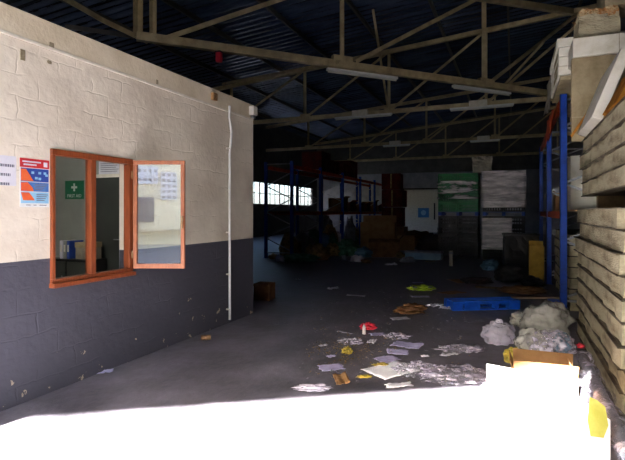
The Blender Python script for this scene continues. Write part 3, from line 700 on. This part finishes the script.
# paper and rubbish on the floor   (px, py, w, d, material, rz, label)
SH = [
 (104, 372, .17, .10, 'lilac', .4, 'crumpled blue-white wrapper on the floor against the dark wall', .02),
 (213, 326, .14, .07, 'paper', .2, 'small white scrap at the foot of the office wall', .02),
 (331, 368, .25, .20, 'lilac', .3, 'lilac sheet near the sunlight edge, left of the torn card', .006),
 (378, 335, .20, .15, 'lilac', .1, 'small lilac sheet just right of the red plastic', .01),
 (407, 346, .34, .26, 'lilac', -.5, 'large lilac sheet, rightmost of the lilac papers', .012),
 (387, 360, .26, .20, 'lilac', .5, 'lilac sheet just behind the bright white card', .01),
 (398, 353, .24, .20, 'lilac', -.2, 'lilac sheet overlapping others behind the bright white card', .012),
 (391, 371, .50, .36, 'brightpaper', .6, 'bright white folded card lying close to the sunlight edge', .012),
 (400, 319, .28, .16, 'paper', .3, 'pale sheet beside the brown crushed cardboard', .005),
 (356, 296, .36, .10, 'paper', -.35, 'long pale strip alone on the dark floor mid-hall', .004),
 (333, 289, .22, .16, 'paper', .3, 'white scrap left of the long pale strip', .03),
 (391, 265, .34, .2, 'paper', .2, 'white scrap on the floor before the far cartons, right one', .05),
 (357, 260, .34, .2, 'paper', .2, 'white scrap on the floor before the far cartons, left one', .05),
 (418, 283, .24, .16, 'lilac', .1, 'grey-lilac scrap just behind the hi-vis vest', .01),
 (420, 297, .34, .16, 'lilac', .0, 'grey-lilac strip just in front of the hi-vis vest', .006),
 (436, 306, .28, .18, 'paper', .5, 'white torn scrap left of the blue pallet', .04),
 (446, 309, .20, .10, 'paper', -.5, 'white twist of film left of the blue pallet', .04),
 (398, 386, .26, .10, 'brightpaper', .2, 'flat bright card right at the sunlight edge', .01),
 (425, 357, .08, .05, 'paper', .2, 'tiny white scrap right of the large lilac sheet', .01),
 (449, 356, .22, .06, 'paper', .4, 'thin white shreds on the floor right of the papers', .02),
 (372, 342, .16, .09, 'paper', 1.2, 'crumpled white scrap in the middle of the rubbish', .02),
 (345, 333, .22, .04, 'paper', -.6, 'thin white strip left of the red plastic', .01),
 (323, 346, .1, .06, 'paper', .6, 'small pale scrap at the left of the leaf litter', .01),
 (331, 357, .1, .07, 'lilac', .6, 'small lilac chip left of the yellow wrapper', .01),
 (246, 311, .16, .08, 'bag_grey', .6, 'small grey scrap on the floor past the wall corner', .02),
 (281, 324, .2, .1, 'bag_grey', .2, 'grey scrap in the empty middle of the floor', .01),
 (470, 281, .9, .6, 'carton', .2, 'large dull card sheet on the floor before the crates', .01),
 (452, 293, .5, .3, 'carton', .5, 'dull card sheet just behind the left end of the blue pallet', .01),
 (488, 288, .5, .3, 'bag_tan', -.3, 'tan card sheet behind the blue pallet', .01),
 (475, 322, .3, .12, 'bag_grey', .3, 'grey paper in front of the blue pallet', .01),
 (298, 280, .12, .08, 'paper', .1, 'tiny white scrap left of mid-hall', .03),
 (430, 262, .3, .2, 'panel_beige', .1, 'pale scrap before the wrapped crates', .02),
]
for i, (px, py, w, d, m, rz, lb, am) in enumerate(SH):
    p = at_z(px, py, 0)
    z = .001+.0016*(i % 5)
    if px in (398,) and py == 353: z = .03
    if px == 391 and py == 371: z = .045
    if px == 387: z = .02
    o = sheet('paper_scrap' if m in ('paper', 'lilac') else 'card_sheet', m, w, d, (p.x, p.y, z if z < .015 else .008), rz+YAW, i+1, am, ragged=.12 if w < .3 else .03)
    tag(o, lb, 'paper' if m in ('paper', 'lilac', 'brightpaper', 'bag_grey') else 'card')
# torn card standing at the sun edge
p = at_z(341, 380, 0); o = sheet('torn_cardboard', 'carton', .13, .30, (p.x, p.y, .002), YAW+.1, 77, .02, fold=.6, ragged=.08); tag(o, 'torn brown card at the sunlight edge', 'card')
p = at_z(411, 313, 0); o = crumple('crushed_carton', 'carton_dark', .5, .34, .14, (p.x, p.y, 0), YAW, 5, .5); tag(o, 'crushed brown cardboard on the floor mid-hall, right of pale sheet', 'carton')
# film / bags
def cr(name, m, px, py, w, d, h, seed, lb, cat='plastic bag', amp=.3, rz=0, dy_=0, z=0, fr=2.2):
    p = at_z(px, py, 0); o = crumple(name, m, w, d, h, (p.x, p.y+dy_, z), YAW+rz, seed, amp, freq=fr); tag(o, lb, cat); return o
cr('clear_plastic', 'film', 418, 373, .42, .34, .09, 11, 'crumpled clear film beside the bright white card', 'plastic film', .6, fr=3)
cr('clear_plastic', 'film', 396, 338, .32, .22, .06, 12, 'crumpled clear film among the lilac papers', 'plastic film', .6, fr=3)
cr('clear_plastic', 'film', 462, 378, .75, .5, .07, 13, 'sheet of clear film on the floor left of the white carton', 'plastic film', .6, fr=3.5)
cr('clear_plastic', 'film', 462, 350, .5, .3, .04, 15, 'thin film spread on the floor right of the papers', 'plastic film', .6, fr=3.5)
cr('clear_plastic', 'film', 350, 343, .28, .2, .05, 16, 'clear film scrap above the yellow wrapper', 'plastic film', .6, fr=3.5)
cr('white_film', 'bag_white', 313, 390, .3, .1, .05, 17, 'white film ruffle at the sunlight edge left of torn card', 'plastic film', .6, fr=3.5)
cr('red_plastic', 'redplastic', 368, 329, .22, .15, .09, 18, 'crumpled red plastic among the rubbish', 'plastic', .6)
cr('yellow_wrapper', 'bag_yellow', 347, 353, .12, .12, .07, 19, 'crumpled dull yellow wrapper in the rubbish', 'wrapper', .6)
cr('yellow_wrapper', 'bag_yellow', 381, 366, .16, .08, .03, 20, 'flat yellowish wrapper left of the bright white card', 'wrapper', .6)
cr('yellow_wrapper', 'bag_yellow', 364, 377, .14, .07, .02, 21, 'thin yellow scrap near the sunlight edge', 'wrapper', .6)
# bottle
p = at_z(364, 334, 0); bt = MB().tube([(0, 0, 0), (0, 0, .09), (0, 0, .11), (0, 0, .125)], [.022, .022, .012, .01], 10).build('small_bottle', 'white_p', smooth=True, loc=(p.x, p.y, .0)); tag(bt, 'small white bottle in front of the red plastic', 'bottle')
MB().tube([(0, 0, .125), (0, 0, .14)], .012, 10).build('cap', 'redplastic', bt)
# tin
p = at_z(206, 340, 0); tn = MB().tube([(-.06, 0, .033), (-.058, 0, .033), (.058, 0, .033), (.06, 0, .033)], [.029, .033, .033, .029], 16).build('drink_can', 'tin', smooth=True, loc=(p.x, p.y, 0)); tn.rotation_euler.z = .5; tag(tn, 'brown drink can lying near the office wall', 'can')
MB().tube([(.058, 0, .033), (.0605, 0, .033)], .024, 14).build('can_lid', 'galv', tn)
# leaf litter: uncountable
mb = MB(); rr = random.Random(3)
for k in range(420):
    px = rr.gauss(345, 22); py = rr.gauss(346, 9)
    if k > 260: px = rr.uniform(300, 470); py = rr.uniform(300, 384)
    if not (305 < px < 480 and 300 < py < 384): continue
    p = at_z(px, py, 0); s_ = rr.uniform(.006, .016); T = Matrix.Translation((p.x, p.y, .004+rr.random()*.012)) @ Euler((rr.uniform(-.6, .6), rr.uniform(-.6, .6), rr.uniform(0, 6))).to_matrix().to_4x4()
    mb.box(-s_, s_, -s_*.4, s_*.4, -.001, .001, T)
tag(mb.build('debris', 'bag_tan'), 'brown crumbs and shreds strewn over the floor', 'debris', kind='stuff')
mb = MB()
for k in range(300):
    px = rr.uniform(300, 575); py = 212+rr.uniform(52, 170)
    if px < 260: continue
    p = at_z(px, py, 0)
    if p.x > .6 or p.x < -5: continue
    s_ = rr.uniform(.006, .022); T = Matrix.Translation((p.x, p.y, .004+rr.random()*.008)) @ Euler((rr.uniform(-.4, .4), rr.uniform(-.4, .4), rr.uniform(0, 6))).to_matrix().to_4x4()
    mb.box(-s_, s_, -s_*.5, s_*.5, -.001, .001, T)
tag(mb.build('paper_shreds', 'bag_grey'), 'pale shreds scattered over the dark hall floor', 'debris', kind='stuff')
# hi-vis vest
p = at_z(421, 290, 0); v = crumple('hi_vis_vest', 'hivis', .55, .3, .1, (p.x, p.y, 0), YAW+.1, 31, .55); tag(v, 'yellow hi-vis vest dropped on the floor mid-hall', 'vest')
for sx in (-.16, .15): MB().box(sx-.04, sx+.04, -.13, .13, .055, .085).build('reflective_strip', 'galv', v, bevel=.01)
# bags heap by the panel stack
BG = [
 ('plastic_bag', 'bag_white', 499, 343, .40, .30, .26, 41, 'white knotted plastic bag, left of the bag heap', 0),
 ('plastic_bag', 'bag_yellow', 514, 362, .22, .2, .15, 42, 'yellow plastic bag in front of the white ones', 0),
 ('plastic_bag', 'bag', 531, 352, .34, .32, .27, 43, 'cloudy round bag between the yellow bag and the heap', 0),
 ('plastic_bag', 'bag', 524, 326, .40, .3, .22, 44, 'cloudy bag at the back left of the heap', 0),
 ('plastic_bag', 'bag', 545, 334, .62, .5, .40, 45, 'largest cloudy bag in the middle of the heap', 0),
 ('plastic_bag', 'bag', 565, 329, .40, .36, .36, 46, 'cloudy bag against the panel stack at the back', 0),
 ('plastic_bag', 'film', 552, 356, .5, .42, .28, 47, 'clear bag behind the brown open carton', 0),
 ('plastic_bag', 'bag_blue', 563, 352, .22, .2, .22, 48, 'pale blue bag near the foot of the panel stack', 0),
]
for (nm, m, px, py, w, d, h, sd, lb, _) in BG:
    p = at_z(px, py, 0); p.x = min(p.x, .7-w*.45)
    o = crumple(nm, m, w, d, h, (p.x, p.y, 0), YAW, sd, .26, freq=2.6); tag(o, lb, 'plastic bag', 'plastic bags heaped by the panel stack')
o = crumple('knot', 'bag_white', .09, .08, .08, (.0, 0, .2), 0, 49, .5, sub=3, flat=False)
kb = [x for x in C.objects if x.get('label', '').startswith('white knotted')][0]; o.parent = kb
p = at_z(570, 345, 0); o = crumple('red_wrapper', 'redplastic', .08, .07, .05, (.64, 5.72, .19), 0, 50, .5, sub=3); tag(o, 'small red wrapper on the clear tube by the panel stack', 'wrapper')
# film-wrapped tube along the foot of the stack
mb = MB(); pts = []; rs = []
for k in range(22):
    y = 3.3+k*.115; pts.append((.66+.015*math.sin(k*1.3), y, .095+.012*math.sin(k*2.1))); rs.append(.075+.012*math.sin(k*1.9)+.006*math.sin(k*4.1))
tb = mb.tube(pts, rs, 14).build('film_roll', 'film', smooth=True); tag(tb, 'long roll wrapped in clear film along the foot of the panel stack', 'film roll')
MB().tube([(.66, 3.25, .095), (.66, 5.8, .095)], .05, 12).build('core', 'bag_grey', tb, smooth=True)

# ------------------------------------------------------------------ cartons in front
# brown open carton
def open_box(name, lb, m, w, d, h, loc, rz, flaps, th=.006, cat='carton'):
    t = thing(name, lb, cat, loc, rz)
    mb = MB(); mb.box(-w/2, w/2, -d/2, d/2, 0, th).box(-w/2, w/2, -d/2, -d/2+th, th, h).box(-w/2, w/2, d/2-th, d/2, th, h).box(-w/2, -w/2+th, -d/2+th, d/2-th, th, h).box(w/2-th, w/2, -d/2+th, d/2-th, th, h)
    mb.build('body', m, t)
    for side, fl, a in flaps:     # side, length, opening angle from vertical (0 up, + outward)
        if side in 'NS':
            sy = 1 if side == 'N' else -1
            T = Matrix.Translation((0, sy*(d/2-th/2), h)) @ Matrix.Rotation(-sy*a, 4, 'X')
            MB().box(-w/2+.004, w/2-.004, -th/2, th/2, 0, fl, T).build('flap', m, t)
        else:
            sx = 1 if side == 'E' else -1
            T = Matrix.Translation((sx*(w/2-th/2), 0, h)) @ Matrix.Rotation(sx*a, 4, 'Y')
            MB().box(-th/2, th/2, -d/2+.004, d/2-.004, 0, fl, T).build('flap', m, t)
    return t
p = at_z(555, 390, 0)
open_box('cardboard_box', 'open brown carton just behind the white carton', 'carton', .50, .34, .22, (.24, 4.72, 0), YAW-.38, [('S', .13, .5), ('N', .12, -.15), ('E', .1, -.5), ('W', .1, .3)])
open_box('white_carton', 'large white open carton in full sunlight at bottom right', 'brightpaper', .62, .5, .27, (.19, 3.72, 0), YAW-.02, [])
wc = [x for x in C.objects if x.get('label', '').startswith('large white open')][0]
# torn back flaps standing up
def poly_flap(pts, parent, y, m='brightpaper'):
    k = len(pts); v = [(x, y, z) for x, z in pts]+[(x, y+.006, z) for x, z in pts]
    MB().add(v, [tuple(range(k)), tuple(range(2*k-1, k-1, -1))]+[(i, (i+1) % k, k+(i+1) % k, k+i) for i in range(k)]).build('flap', m, parent)
poly_flap([(-.31, .27), (-.31, .47), (.0, .415), (.03, .27)], wc, .24)
poly_flap([(.04, .27), (.06, .36), (.18, .43), (.14, .27)], wc, .24)
M['yellow_patch'] = mat('yellow_paint', (186, 184, 92), (172, 168, 70), 7, .8)
poly_flap([(.18, .17), (.16, .28), (.175, .42), (.22, .40), (.27, .36), (.29, .24), (.26, .16)], wc, -.262, 'yellow_patch')
wc.children[-1]['label'] = 'torn yellow piece at the right of the white carton'

# ------------------------------------------------------------------ pallets
def pallet(name, lb, m, loc, rz, w=1.2, d=1.0, h=.14, grp=None):
    t = thing(name, lb, 'pallet', loc, rz, grp)
    for k in range(7):
        y = d*k/6.0*.92; MB().box(0, w, y, y+.1*d, h-.02, h).build('deck_board', m, t)
    for x in (0, w/2-.05, w-.1):
        mb = MB(); mb.box(x, x+.1, 0, d*1.02, 0, .018)
        mb.box(x, x+.1, 0, d, h-.042, h-.02); mb.build('runner', m, t)
        for y in (0, d/2-.07, d-.14): MB().box(x, x+.1 if x else x+.14, y, y+.14, .018, h-.042).build('block', m, t)
    return t
pa_ = at_z(453, 311, 0)
bp_ = thing('pallet', 'bright blue pallet lying skewed on the floor in mid-hall', 'pallet', (pa_.x, pa_.y, 0), math.radians(29))
PWd, PDp, PHt = 1.15, .38, .15
for k in range(3): MB().box(0, PWd, k*.14, k*.13+.1, PHt-.02, PHt).build('deck_board', 'pallet_blue', bp_)
for y in (0, PDp-.12):
    MB().box(0, PWd, y, y+.12, 0, .02).build('runner', 'pallet_blue', bp_); MB().box(0, PWd, y, y+.12, PHt-.05, PHt-.02).build('stringer', 'pallet_blue', bp_)
    for xa, xb in ((0, .16), (.2, .46), (.72, .78), (.96, PWd)): MB().box(xa, xb, y, y+.12, .02, PHt-.05).build('block', 'pallet_blue', bp_)
q = at_z(520, 309, 0)
o = MB().bar((0, 0, 0), (1.0, .42, 0), .09, .02).build('loose_plank', 'pallet_wood', loc=(q.x-.12, q.y+.1, .162)); tag(o, 'loose tan plank resting on the right end of the blue pallet', 'plank')
pb_ = at_z(478, 296, 0)

# ------------------------------------------------------------------ crates
def make_crate(m, w=.655, d=.5, h=.325):
    mb = MB(); t_ = .02
    for x in (0, w-.05):
        for y in (0, d-.05): mb.box(x, x+.05, y, y+.05, 0, h)
    for (z0_, z1_) in ((0, .05), (.13, .17), (h-.08, h)):
        mb.box(0, w, 0, t_, z0_, z1_).box(0, w, d-t_, d, z0_, z1_).box(0, t_, t_, d-t_, z0_, z1_).box(w-t_, w, t_, d-t_, z0_, z1_)
    for k in range(1, 8): 
        x = w*k/8; mb.box(x-.012, x+.012, .002, t_-.002, .05, h-.08).box(x-.012, x+.012, d-t_+.002, d-.002, .05, h-.08)
    for k in range(1, 6):
        y = d*k/6; mb.box(.002, t_-.002, y-.012, y+.012, .05, h-.08).box(w-t_+.002, w-.002, y-.012, y+.012, .05, h-.08)
    mb.box(t_, w-t_, t_, d-t_, 0, .012)
    return mb
protoc = {}
def crate_block(x0, y0, z0, m, side, lvl, layers=4):
    colr = 'green' if m == 'crate_green' else 'black'
    for l in range(layers):
        for i in range(2):
            for j in range(2):
                loc = (x0+i*.66, y0+j*.505, z0+l*.33)
                lb = '%s slatted crate, %s layer, %s %s column of the %s %s wrapped stack' % (colr, ['bottom', 'second', 'third', 'top'][l], 'front' if j == 0 else 'rear', 'left' if i == 0 else 'right', side, lvl)
                if m not in protoc:
                    o = make_crate(m).build('crate', m, loc=loc); protoc[m] = o
                else:
                    o = protoc[m].copy(); C.objects.link(o); o.location = loc
                tag(o, lb, 'crate', 'crates of the %s %s stack' % (side, lvl))
def wrap(x0, y0, z0, w, d, h, m, lb, seed):
    # closed sleeve of stretch film around a stack
    n = 16; vs = []; fs = []; per_ = []
    cx, cy = x0+w/2, y0+d/2
    k = 48
    for i in range(n+1):
        z = z0+h*i/n
        for j in range(k):
            s_ = j/k*4; e_ = int(s_); f = s_-e_
            P = [(x0, y0), (x0+w, y0), (x0+w, y0+d), (x0, y0+d)]
            a = P[e_]; b = P[(e_+1) % 4]; x = a[0]+(b[0]-a[0])*f; y = a[1]+(b[1]-a[1])*f
            q = noise.noise(Vector((x*2.5+seed, y*2.5, z*5)))*.03
            vs.append((x+(x-cx)*q, y+(y-cy)*q, z))
    for i in range(n):
        for j in range(k): fs.append((i*k+j, i*k+(j+1) % k, (i+1)*k+(j+1) % k, (i+1)*k+j))
    o = MB().add(vs, fs).build('stretch_wrap', m, smooth=True); tag(o, lb, 'plastic wrap'); return o
CY = 17.3; CXL, CXR = -2.44, -.98
for (cx0, side) in ((CXL, 'left'), (CXR, 'right')):
    pallet('pallet', 'dark pallet under the %s lower crate stack' % side, 'crate_black', (cx0, CY, 0), 0, 1.32, 1.0, .14)
    crate_block(cx0, CY, .145, 'crate_black', side, 'lower')
    pallet('pallet', 'blue pallet between the %s lower and upper crate stacks' % side, 'rack_blue', (cx0, CY, 1.475), 0, 1.32, 1.0, .13)
    crate_block(cx0, CY, 1.61, 'crate_green' if side == 'left' else 'crate_black', side, 'upper')
wrap(CXL-.03, CY-.03, 2.05, 1.38, 1.08, .62, 'wrap', 'white band of stretch wrap around the green crates', 1)
wrap(CXR-.03, CY-.03, 1.75, 1.38, 1.08, 1.22, 'wrap_bright', 'silvery stretch wrap around the right upper crate stack', 2)
wrap(CXL-.03, CY-.03, .45, 1.38, 1.08, .75, 'wrap2', 'thin wrap around the left lower crate stack', 3)
wrap(CXR-.03, CY-.03, .35, .95, 1.08, 1.05, 'wrap_bright', 'shiny wrap around the right lower crate stack', 4)
# wrapped crate on top
p = at_y(469, 170, CY+.2)
o = rough_block('wrapped_bundle', 'tarp', .6, .5, .55, (p.x+.42, CY+.35, 2.93), .1, 9, .08, ry=.0); tag(o, 'grey wrapped bundle on top between the two crate stacks', 'bundle')
# black crates dark pile beside, cartons
o = rough_block('black_bin', 'crate_black', .8, .6, 1.0, (.15, 13.6, 0), .1, 10, .03); tag(o, 'black bin standing in shade left of the right rack', 'bin')
oo = MB().box(-.42, .42, -.32, .32, 1.0, 1.05).build('lid', 'black', o, bevel=.01)
p = at_z(536, 272, 0)
open_box('yellow_carton', 'tall yellow-tan carton beside the right rack foot', 'carton_yellow', .3, .35, .85, (.46, 11.9, 0), 0, [('N', .1, .3)])
# fallen dark sacks behind the pallet
for (px, py, w, d, h, m, sd, lb) in [(477, 283, .7, .4, .14, 'bag_dark', 81, 'dark crumpled sacking flat on the floor behind the pallet, left'),
    (512, 281, .8, .6, .4, 'bag_dark', 82, 'dark sack heap between crates and right rack'),
    (522, 293, .9, .5, .14, 'carton_dark', 83, 'flattened dark reddish carton behind the pallet, right'),
    (490, 270, .5, .35, .3, 'bag_blue', 84, 'dull blue bag in the shade before the right crates'),
    (532, 286, .5, .4, .2, 'bag_dark', 86, 'dark cloth at the rack foot behind the pallet')]:
    cr('sack', m, px, py, w, d, h, sd, lb, 'sack', .35)
# bollard-like white post by crates
p = at_z(451, 266, 0); o = MB().bar((0, 0, 0), (0, 0, .45), .1).build('marker_post', 'tarp', loc=(p.x, p.y, 0), bevel=.01); tag(o, 'short pale post standing before the left crate stack', 'post')
MB().box(-.055, .055, -.055, .055, .36, .42).build('band', 'bag_grey', o)
# orange / grey stuff draped on the right rack
def drape(name, m, x, y0_, y1_, z1_, h, seed, lb, cat):
    vs = []; fs = []; n = 14
    for i in range(n+1):
        for j in range(n+1):
            y = y0_+(y1_-y0_)*i/n; z = z1_-h*j/n*(.75+.4*noise.noise(Vector((i*.4, seed, 0))))
            vs.append((x+noise.noise(Vector((y*4, z*3, seed)))*.07-.05*j/n, y+.04*noise.noise(Vector((z*4, i, seed))), z))
    for i in range(n):
        for j in range(n): k = i*(n+1)+j; fs.append((k, k+n+1, k+n+2, k+1))
    o = MB().add(vs, fs).build(name, m, smooth=True); s_ = o.modifiers.new('t', 'SOLIDIFY'); s_.thickness = .008
    return tag(o, lb, cat)
drape('hanging_tarp', 'tarp', RX-.1, 9.15, 10.6, 4.1, .8, 1, 'grey tarp sheet hanging off the top of the right rack', 'tarp')
drape('orange_netting', 'rack_orange', RX-.08, 9.6, 11.2, 3.45, .6, 2, 'orange netting hanging from the top beam of the right rack', 'netting')
o = rough_block('tarp_bundle', 'tarp', .8, 1.3, .7, (RX+.45, 10.05, 3.456), 0, 21, .08); tag(o, 'grey bundle on the top beams of the right rack', 'bundle')
o = MB().box(RX+.06, RX+1.04, 8.72, 11.9, 1.612, 1.63).build('shelf_board', 'pallet_wood'); tag(o, 'timber shelf on the middle beams of the right rack, near bay', 'shelf board')
o = MB().box(RX+.06, RX+1.04, 12.1, 15.3, 1.612, 1.63).build('shelf_board', 'pallet_wood'); tag(o, 'timber shelf on the middle beams of the right rack, far bay', 'shelf board')
# appliance-like white carton on the second level
o = open_box('pale_carton', 'pale carton on the middle level of the right rack', 'panel_white', .7, .8, .9, (RX+.5, 9.5, 1.632), 0, [])
o = open_box('orange_carton', 'small orange-brown carton on the rack beam at its far bay', 'carton', .5, .6, .4, (RX+.4, 12.6, 1.632), 0, [('W', .15, .6)])

# ------------------------------------------------------------------ left rack goods
gi = random.Random(12)
LB = [('bag_tan', 'tan sack'), ('bag_grey', 'grey bag'), ('bag_green', 'green bag'), ('carton_dark', 'old brown carton'), ('bag_white', 'pale bag'), ('bag_blue', 'dull blue bag')]
bayn = ['first', 'second', 'third', 'fourth', 'fifth']
for b in range(5):
    for k in range(4):
        m, nm = LB[(b*2+k*3+(1 if k > 1 else 0)) % len(LB)]
        y = lys[b]+.42+.6*k; w = gi.uniform(.5, .62); h = gi.uniform(.5, 1.05)
        lb = '%s low in the %s bay of the left rack, %s along' % (nm, bayn[b], ['first', 'second', 'third', 'fourth'][k])
        if m == 'carton_dark':
            open_box('old_carton', lb, m, w, .52, h*.7, (-7.45, y, 0), gi.uniform(-.1, .1), [('E', .16, gi.uniform(.3, 1.4))])
        else:
            o = crumple('stuffed_bag', m, w+.15, .56, h, (-7.4+gi.uniform(-.05, .15), y, 0), gi.uniform(-.2, .2), 100+b*7+k, .3, sub=3); tag(o, lb, 'bag')
    # shelf boards at the middle level, goods on them
    o = MB().box(-7.93, -7.02, lys[b]+.08, lys[b+1]-.08, 1.612, 1.635).build('shelf_board', 'pallet_wood'); tag(o, 'timber shelf on the middle beams of the left rack, %s bay' % bayn[b], 'shelf board', 'middle shelf boards of the left rack')
    if b >= 2:
        for k in range(2):
            hh = gi.uniform(.35, .6)
            open_box('old_carton', 'dim carton on the middle shelf of the left rack, %s bay, %s half' % (bayn[b], ['near', 'far'][k]), ['carton_dark', 'redbox'][k], .7, .8, hh, (-7.45, lys[b]+.75+1.15*k, 1.636), gi.uniform(-.1, .1), [('E', .15, 1.0)])
# red boxes on top of the rack
for b, k in ((1, 0), (1, 1), (2, 0), (2, 1)):
    y = lys[b]+.78+1.1*k
    o = MB().box(-.43, .43, -.5, .5, 0, .55+.25*((b+k) % 2)).build('red_carton', 'redbox', bevel=.01, loc=(-7.47, y, 3.215)); tag(o, 'dark red carton on top of the left rack, %s bay, %s half' % (bayn[b], ['near', 'far'][k]), 'carton', 'red cartons on top of the left rack')
    MB().box(.43, .433, -.05, .05, 0, .5).build('tape', 'carton_dark', o)
# heap in front of the left rack
H = [(300, 262, 1.2, .5, .28, 'bag_green', 'dark green cloth heap on the floor before the left rack'),
 (316, 258, .8, .6, .5, 'bag_tan', 'tan sack slumped right of the green cloth heap'),
 (348, 256, .9, .5, .6, 'bag_green', 'large green bag heap left of the far cartons'),
 (332, 251, .55, .35, .7, 'bag_green', 'green-grey bag heap at the rack, behind the large green one'),
 (364, 257, .6, .4, .35, 'bag_blue', 'pale blue-grey bag in front of the far cartons'),
 (333, 256, .6, .5, .45, 'bag_tan', 'small tan sack between green heaps'),
 (350, 248, .45, .4, 1.35, 'bag_grey', 'tall grey wrapped bundle at the rack post'),
 (327, 245, .5, .5, 1.6, 'bag_grey', 'tall pale wrapped bundle left of the green bags')]
for i, (px, py, w, d, h, m, lb) in enumerate(H): cr('stuffed_bag', m, px, py, w, d, h, 140+i, lb, 'bag', .35)
p = at_z(382, 257, 0)
open_box('far_carton', 'brown carton, front one of the far group in mid-hall', 'carton_dark', 1.1, .8, .62, (p.x, p.y+.3, 0), .25, [('S', .25, 1.9), ('E', .2, .8)])
p = at_z(375, 249, 0)
open_box('far_carton', 'wide tan carton, behind the front one of the far group', 'carton', 1.5, .9, 1.15, (p.x-.0, p.y+.6, 0), .15, [('N', .3, .2)])
# stacks of red/brown boxes at the rack end
for i, (px, py, w, h, z, m, lb) in enumerate([(392, 246, 1.1, .9, 0, 'carton_dark', 'brown carton, lowest of the far column at the rack end'), (391, 246, 1.0, .9, .92, 'redbox', 'reddish carton, second of the far column at the rack end'), (392, 246, 1.0, .8, 1.84, 'redbox', 'reddish carton, third of the far column at the rack end'), (390, 246, .9, .75, 2.66, 'redbox', 'dark red carton, topmost of the far column at the rack end')]):
    p = at_z(px, py, 0)
    o = MB().box(-w/2, w/2, -.5, .5, 0, h).build('stacked_carton', m, bevel=.012, loc=(p.x, p.y+.5, z)); o.rotation_euler.z = .1*(i % 2); tag(o, lb, 'carton', 'cartons stacked at the far rack end')
    MB().box(-.04, .04, -.503, -.5, .05, h-.02).build('tape', 'bag_tan', o)
o = open_box('far_carton', 'small tan carton on the floor before the white far door', 'carton', .7, .6, .6, tuple(at_z(406, 250, 0)), .2, [('S', .2, 1.6)])
p = at_z(424, 259, 0); o = MB().box(-.6, .6, -.25, .25, 0, .26).build('grey_crate', 'bag_blue', loc=(p.x, p.y, 0), bevel=.02); tag(o, 'flat blue-grey tub on the floor left of the crate stacks', 'tub')
MB().box(-.62, .62, -.27, .27, .22, .27).build('rim', 'bag_grey', o)
p = at_z(415, 252, 0); cr('sack', 'bag_dark', 432, 252, 1.2, .7, .7, 161, 'dark sack heap left of the crate stacks', 'sack')
cr('sack', 'carton_dark', 416, 247, 1.6, .8, .75, 162, 'brownish sack heap below the far white door', 'sack')
cl = random.Random(5)
CL = [(281, 262, 'bag_white', 'white'), (307, 256, 'bag_white', 'white'), (322, 260, 'carton', 'tan'), (329, 252, 'bag_white', 'pale'), (344, 260, 'bag_grey', 'grey'), (357, 262, 'bag_white', 'white'), (366, 263, 'carton_dark', 'brown'), (296, 257, 'carton', 'tan'), (273, 259, 'carton', 'tan'), (400, 258, 'bag_tan', 'tan'), (408, 262, 'bag_grey', 'grey'), (395, 253, 'carton', 'tan')]
PL = ['at the near foot of the left rack', 'behind the dark green heap', 'right of the dark green heap', 'before the left rack, mid-length', 'left of the large green heap', 'before the large green heap', 'before the front far carton', 'left of the dark green heap', 'beside the near post of the left rack', 'before the small far carton', 'on open floor before the white door', 'between the far column and small carton']
for (px, py, m, nm), pl in zip(CL, PL):
    p = at_z(px, py, 0); o = crumple('crumpled_wrapper', m, cl.uniform(.3, .5), cl.uniform(.2, .3), cl.uniform(.12, .25), (p.x, p.y, 0), cl.uniform(0, 3), 200+px, .45, sub=3)
    tag(o, '%s crumpled wrapper on the floor %s' % (nm, pl), 'wrapper')
# box lying by the far corner of the office wall
p = at_z(262, 300, 0)
o = open_box('small_carton', 'small brown carton at the far corner of the office wall', 'carton_dark', .3, .3, .3, (p.x, p.y+.1, 0), .1, [('S', .08, 2.0)])

# ------------------------------------------------------------------ far white door
a = at_y(402, 190, YB); b = at_y(442, 240, YB)
mb = MB(); mb.box(a.x, b.x, YB-.1, YB-.02, .02, a.z)
d = struct('door_2', mb, 'white_trim')
MB().box(a.x-.3, b.x+.3, YB-.16, YB-.1, a.z, a.z+.12).build('door_rail', 'steel_dark', d)
MB().box(b.x-.6, b.x-.5, YB-.16, YB-.1, 1.0, 2.3).build('door_handle', 'black', d)
s, a, b = panel_on_y('blue_notice', 'blue_sign', 418, 208, 429, 217.5, YB-.11, .01); tag(s, 'square blue notice on the far white door', 'sign')
m_ = MB(); cx, cz = (a.x+b.x)/2, (a.z+b.z)/2
m_.tube([(cx, YB-.124, cz), (cx, YB-.12, cz)], .2, 20); m_.build('pictogram', 'lightblue', s)

# ------------------------------------------------------------------ light
sun = bpy.data.lights.new('sun', 'SUN'); sun.energy = 115; sun.angle = math.radians(.6); sun.color = (1, .95, .86)
so_ = bpy.data.objects.new('sun', sun); C.objects.link(so_)
dirv = Vector((dx*math.cos(SUN_EL), dy*math.cos(SUN_EL), -math.sin(SUN_EL)))
so_.rotation_euler = dirv.to_track_quat('-Z', 'Y').to_euler()
w = bpy.data.worlds.new('sky'); S.world = w; w.use_nodes = True; nt = w.node_tree
bg = nt.nodes['Background']; sk = nt.nodes.new('ShaderNodeTexSky'); sk.sky_type = 'NISHITA'; sk.sun_disc = False
sk.sun_elevation = SUN_EL; sk.sun_rotation = PI+SUN_AZ; sk.air_density = 1; sk.dust_density = 2
nt.links.new(sk.outputs[0], bg.inputs[0]); bg.inputs[1].default_value = 2.4
S.view_settings.view_transform = 'Standard'; S.view_settings.look = 'None'; S.view_settings.gamma = 1; S.view_settings.exposure = .75
S.view_settings.use_curve_mapping = False
S.cycles.max_bounces = 10; S.cycles.diffuse_bounces = 6
S.cycles.transparent_max_bounces = 16
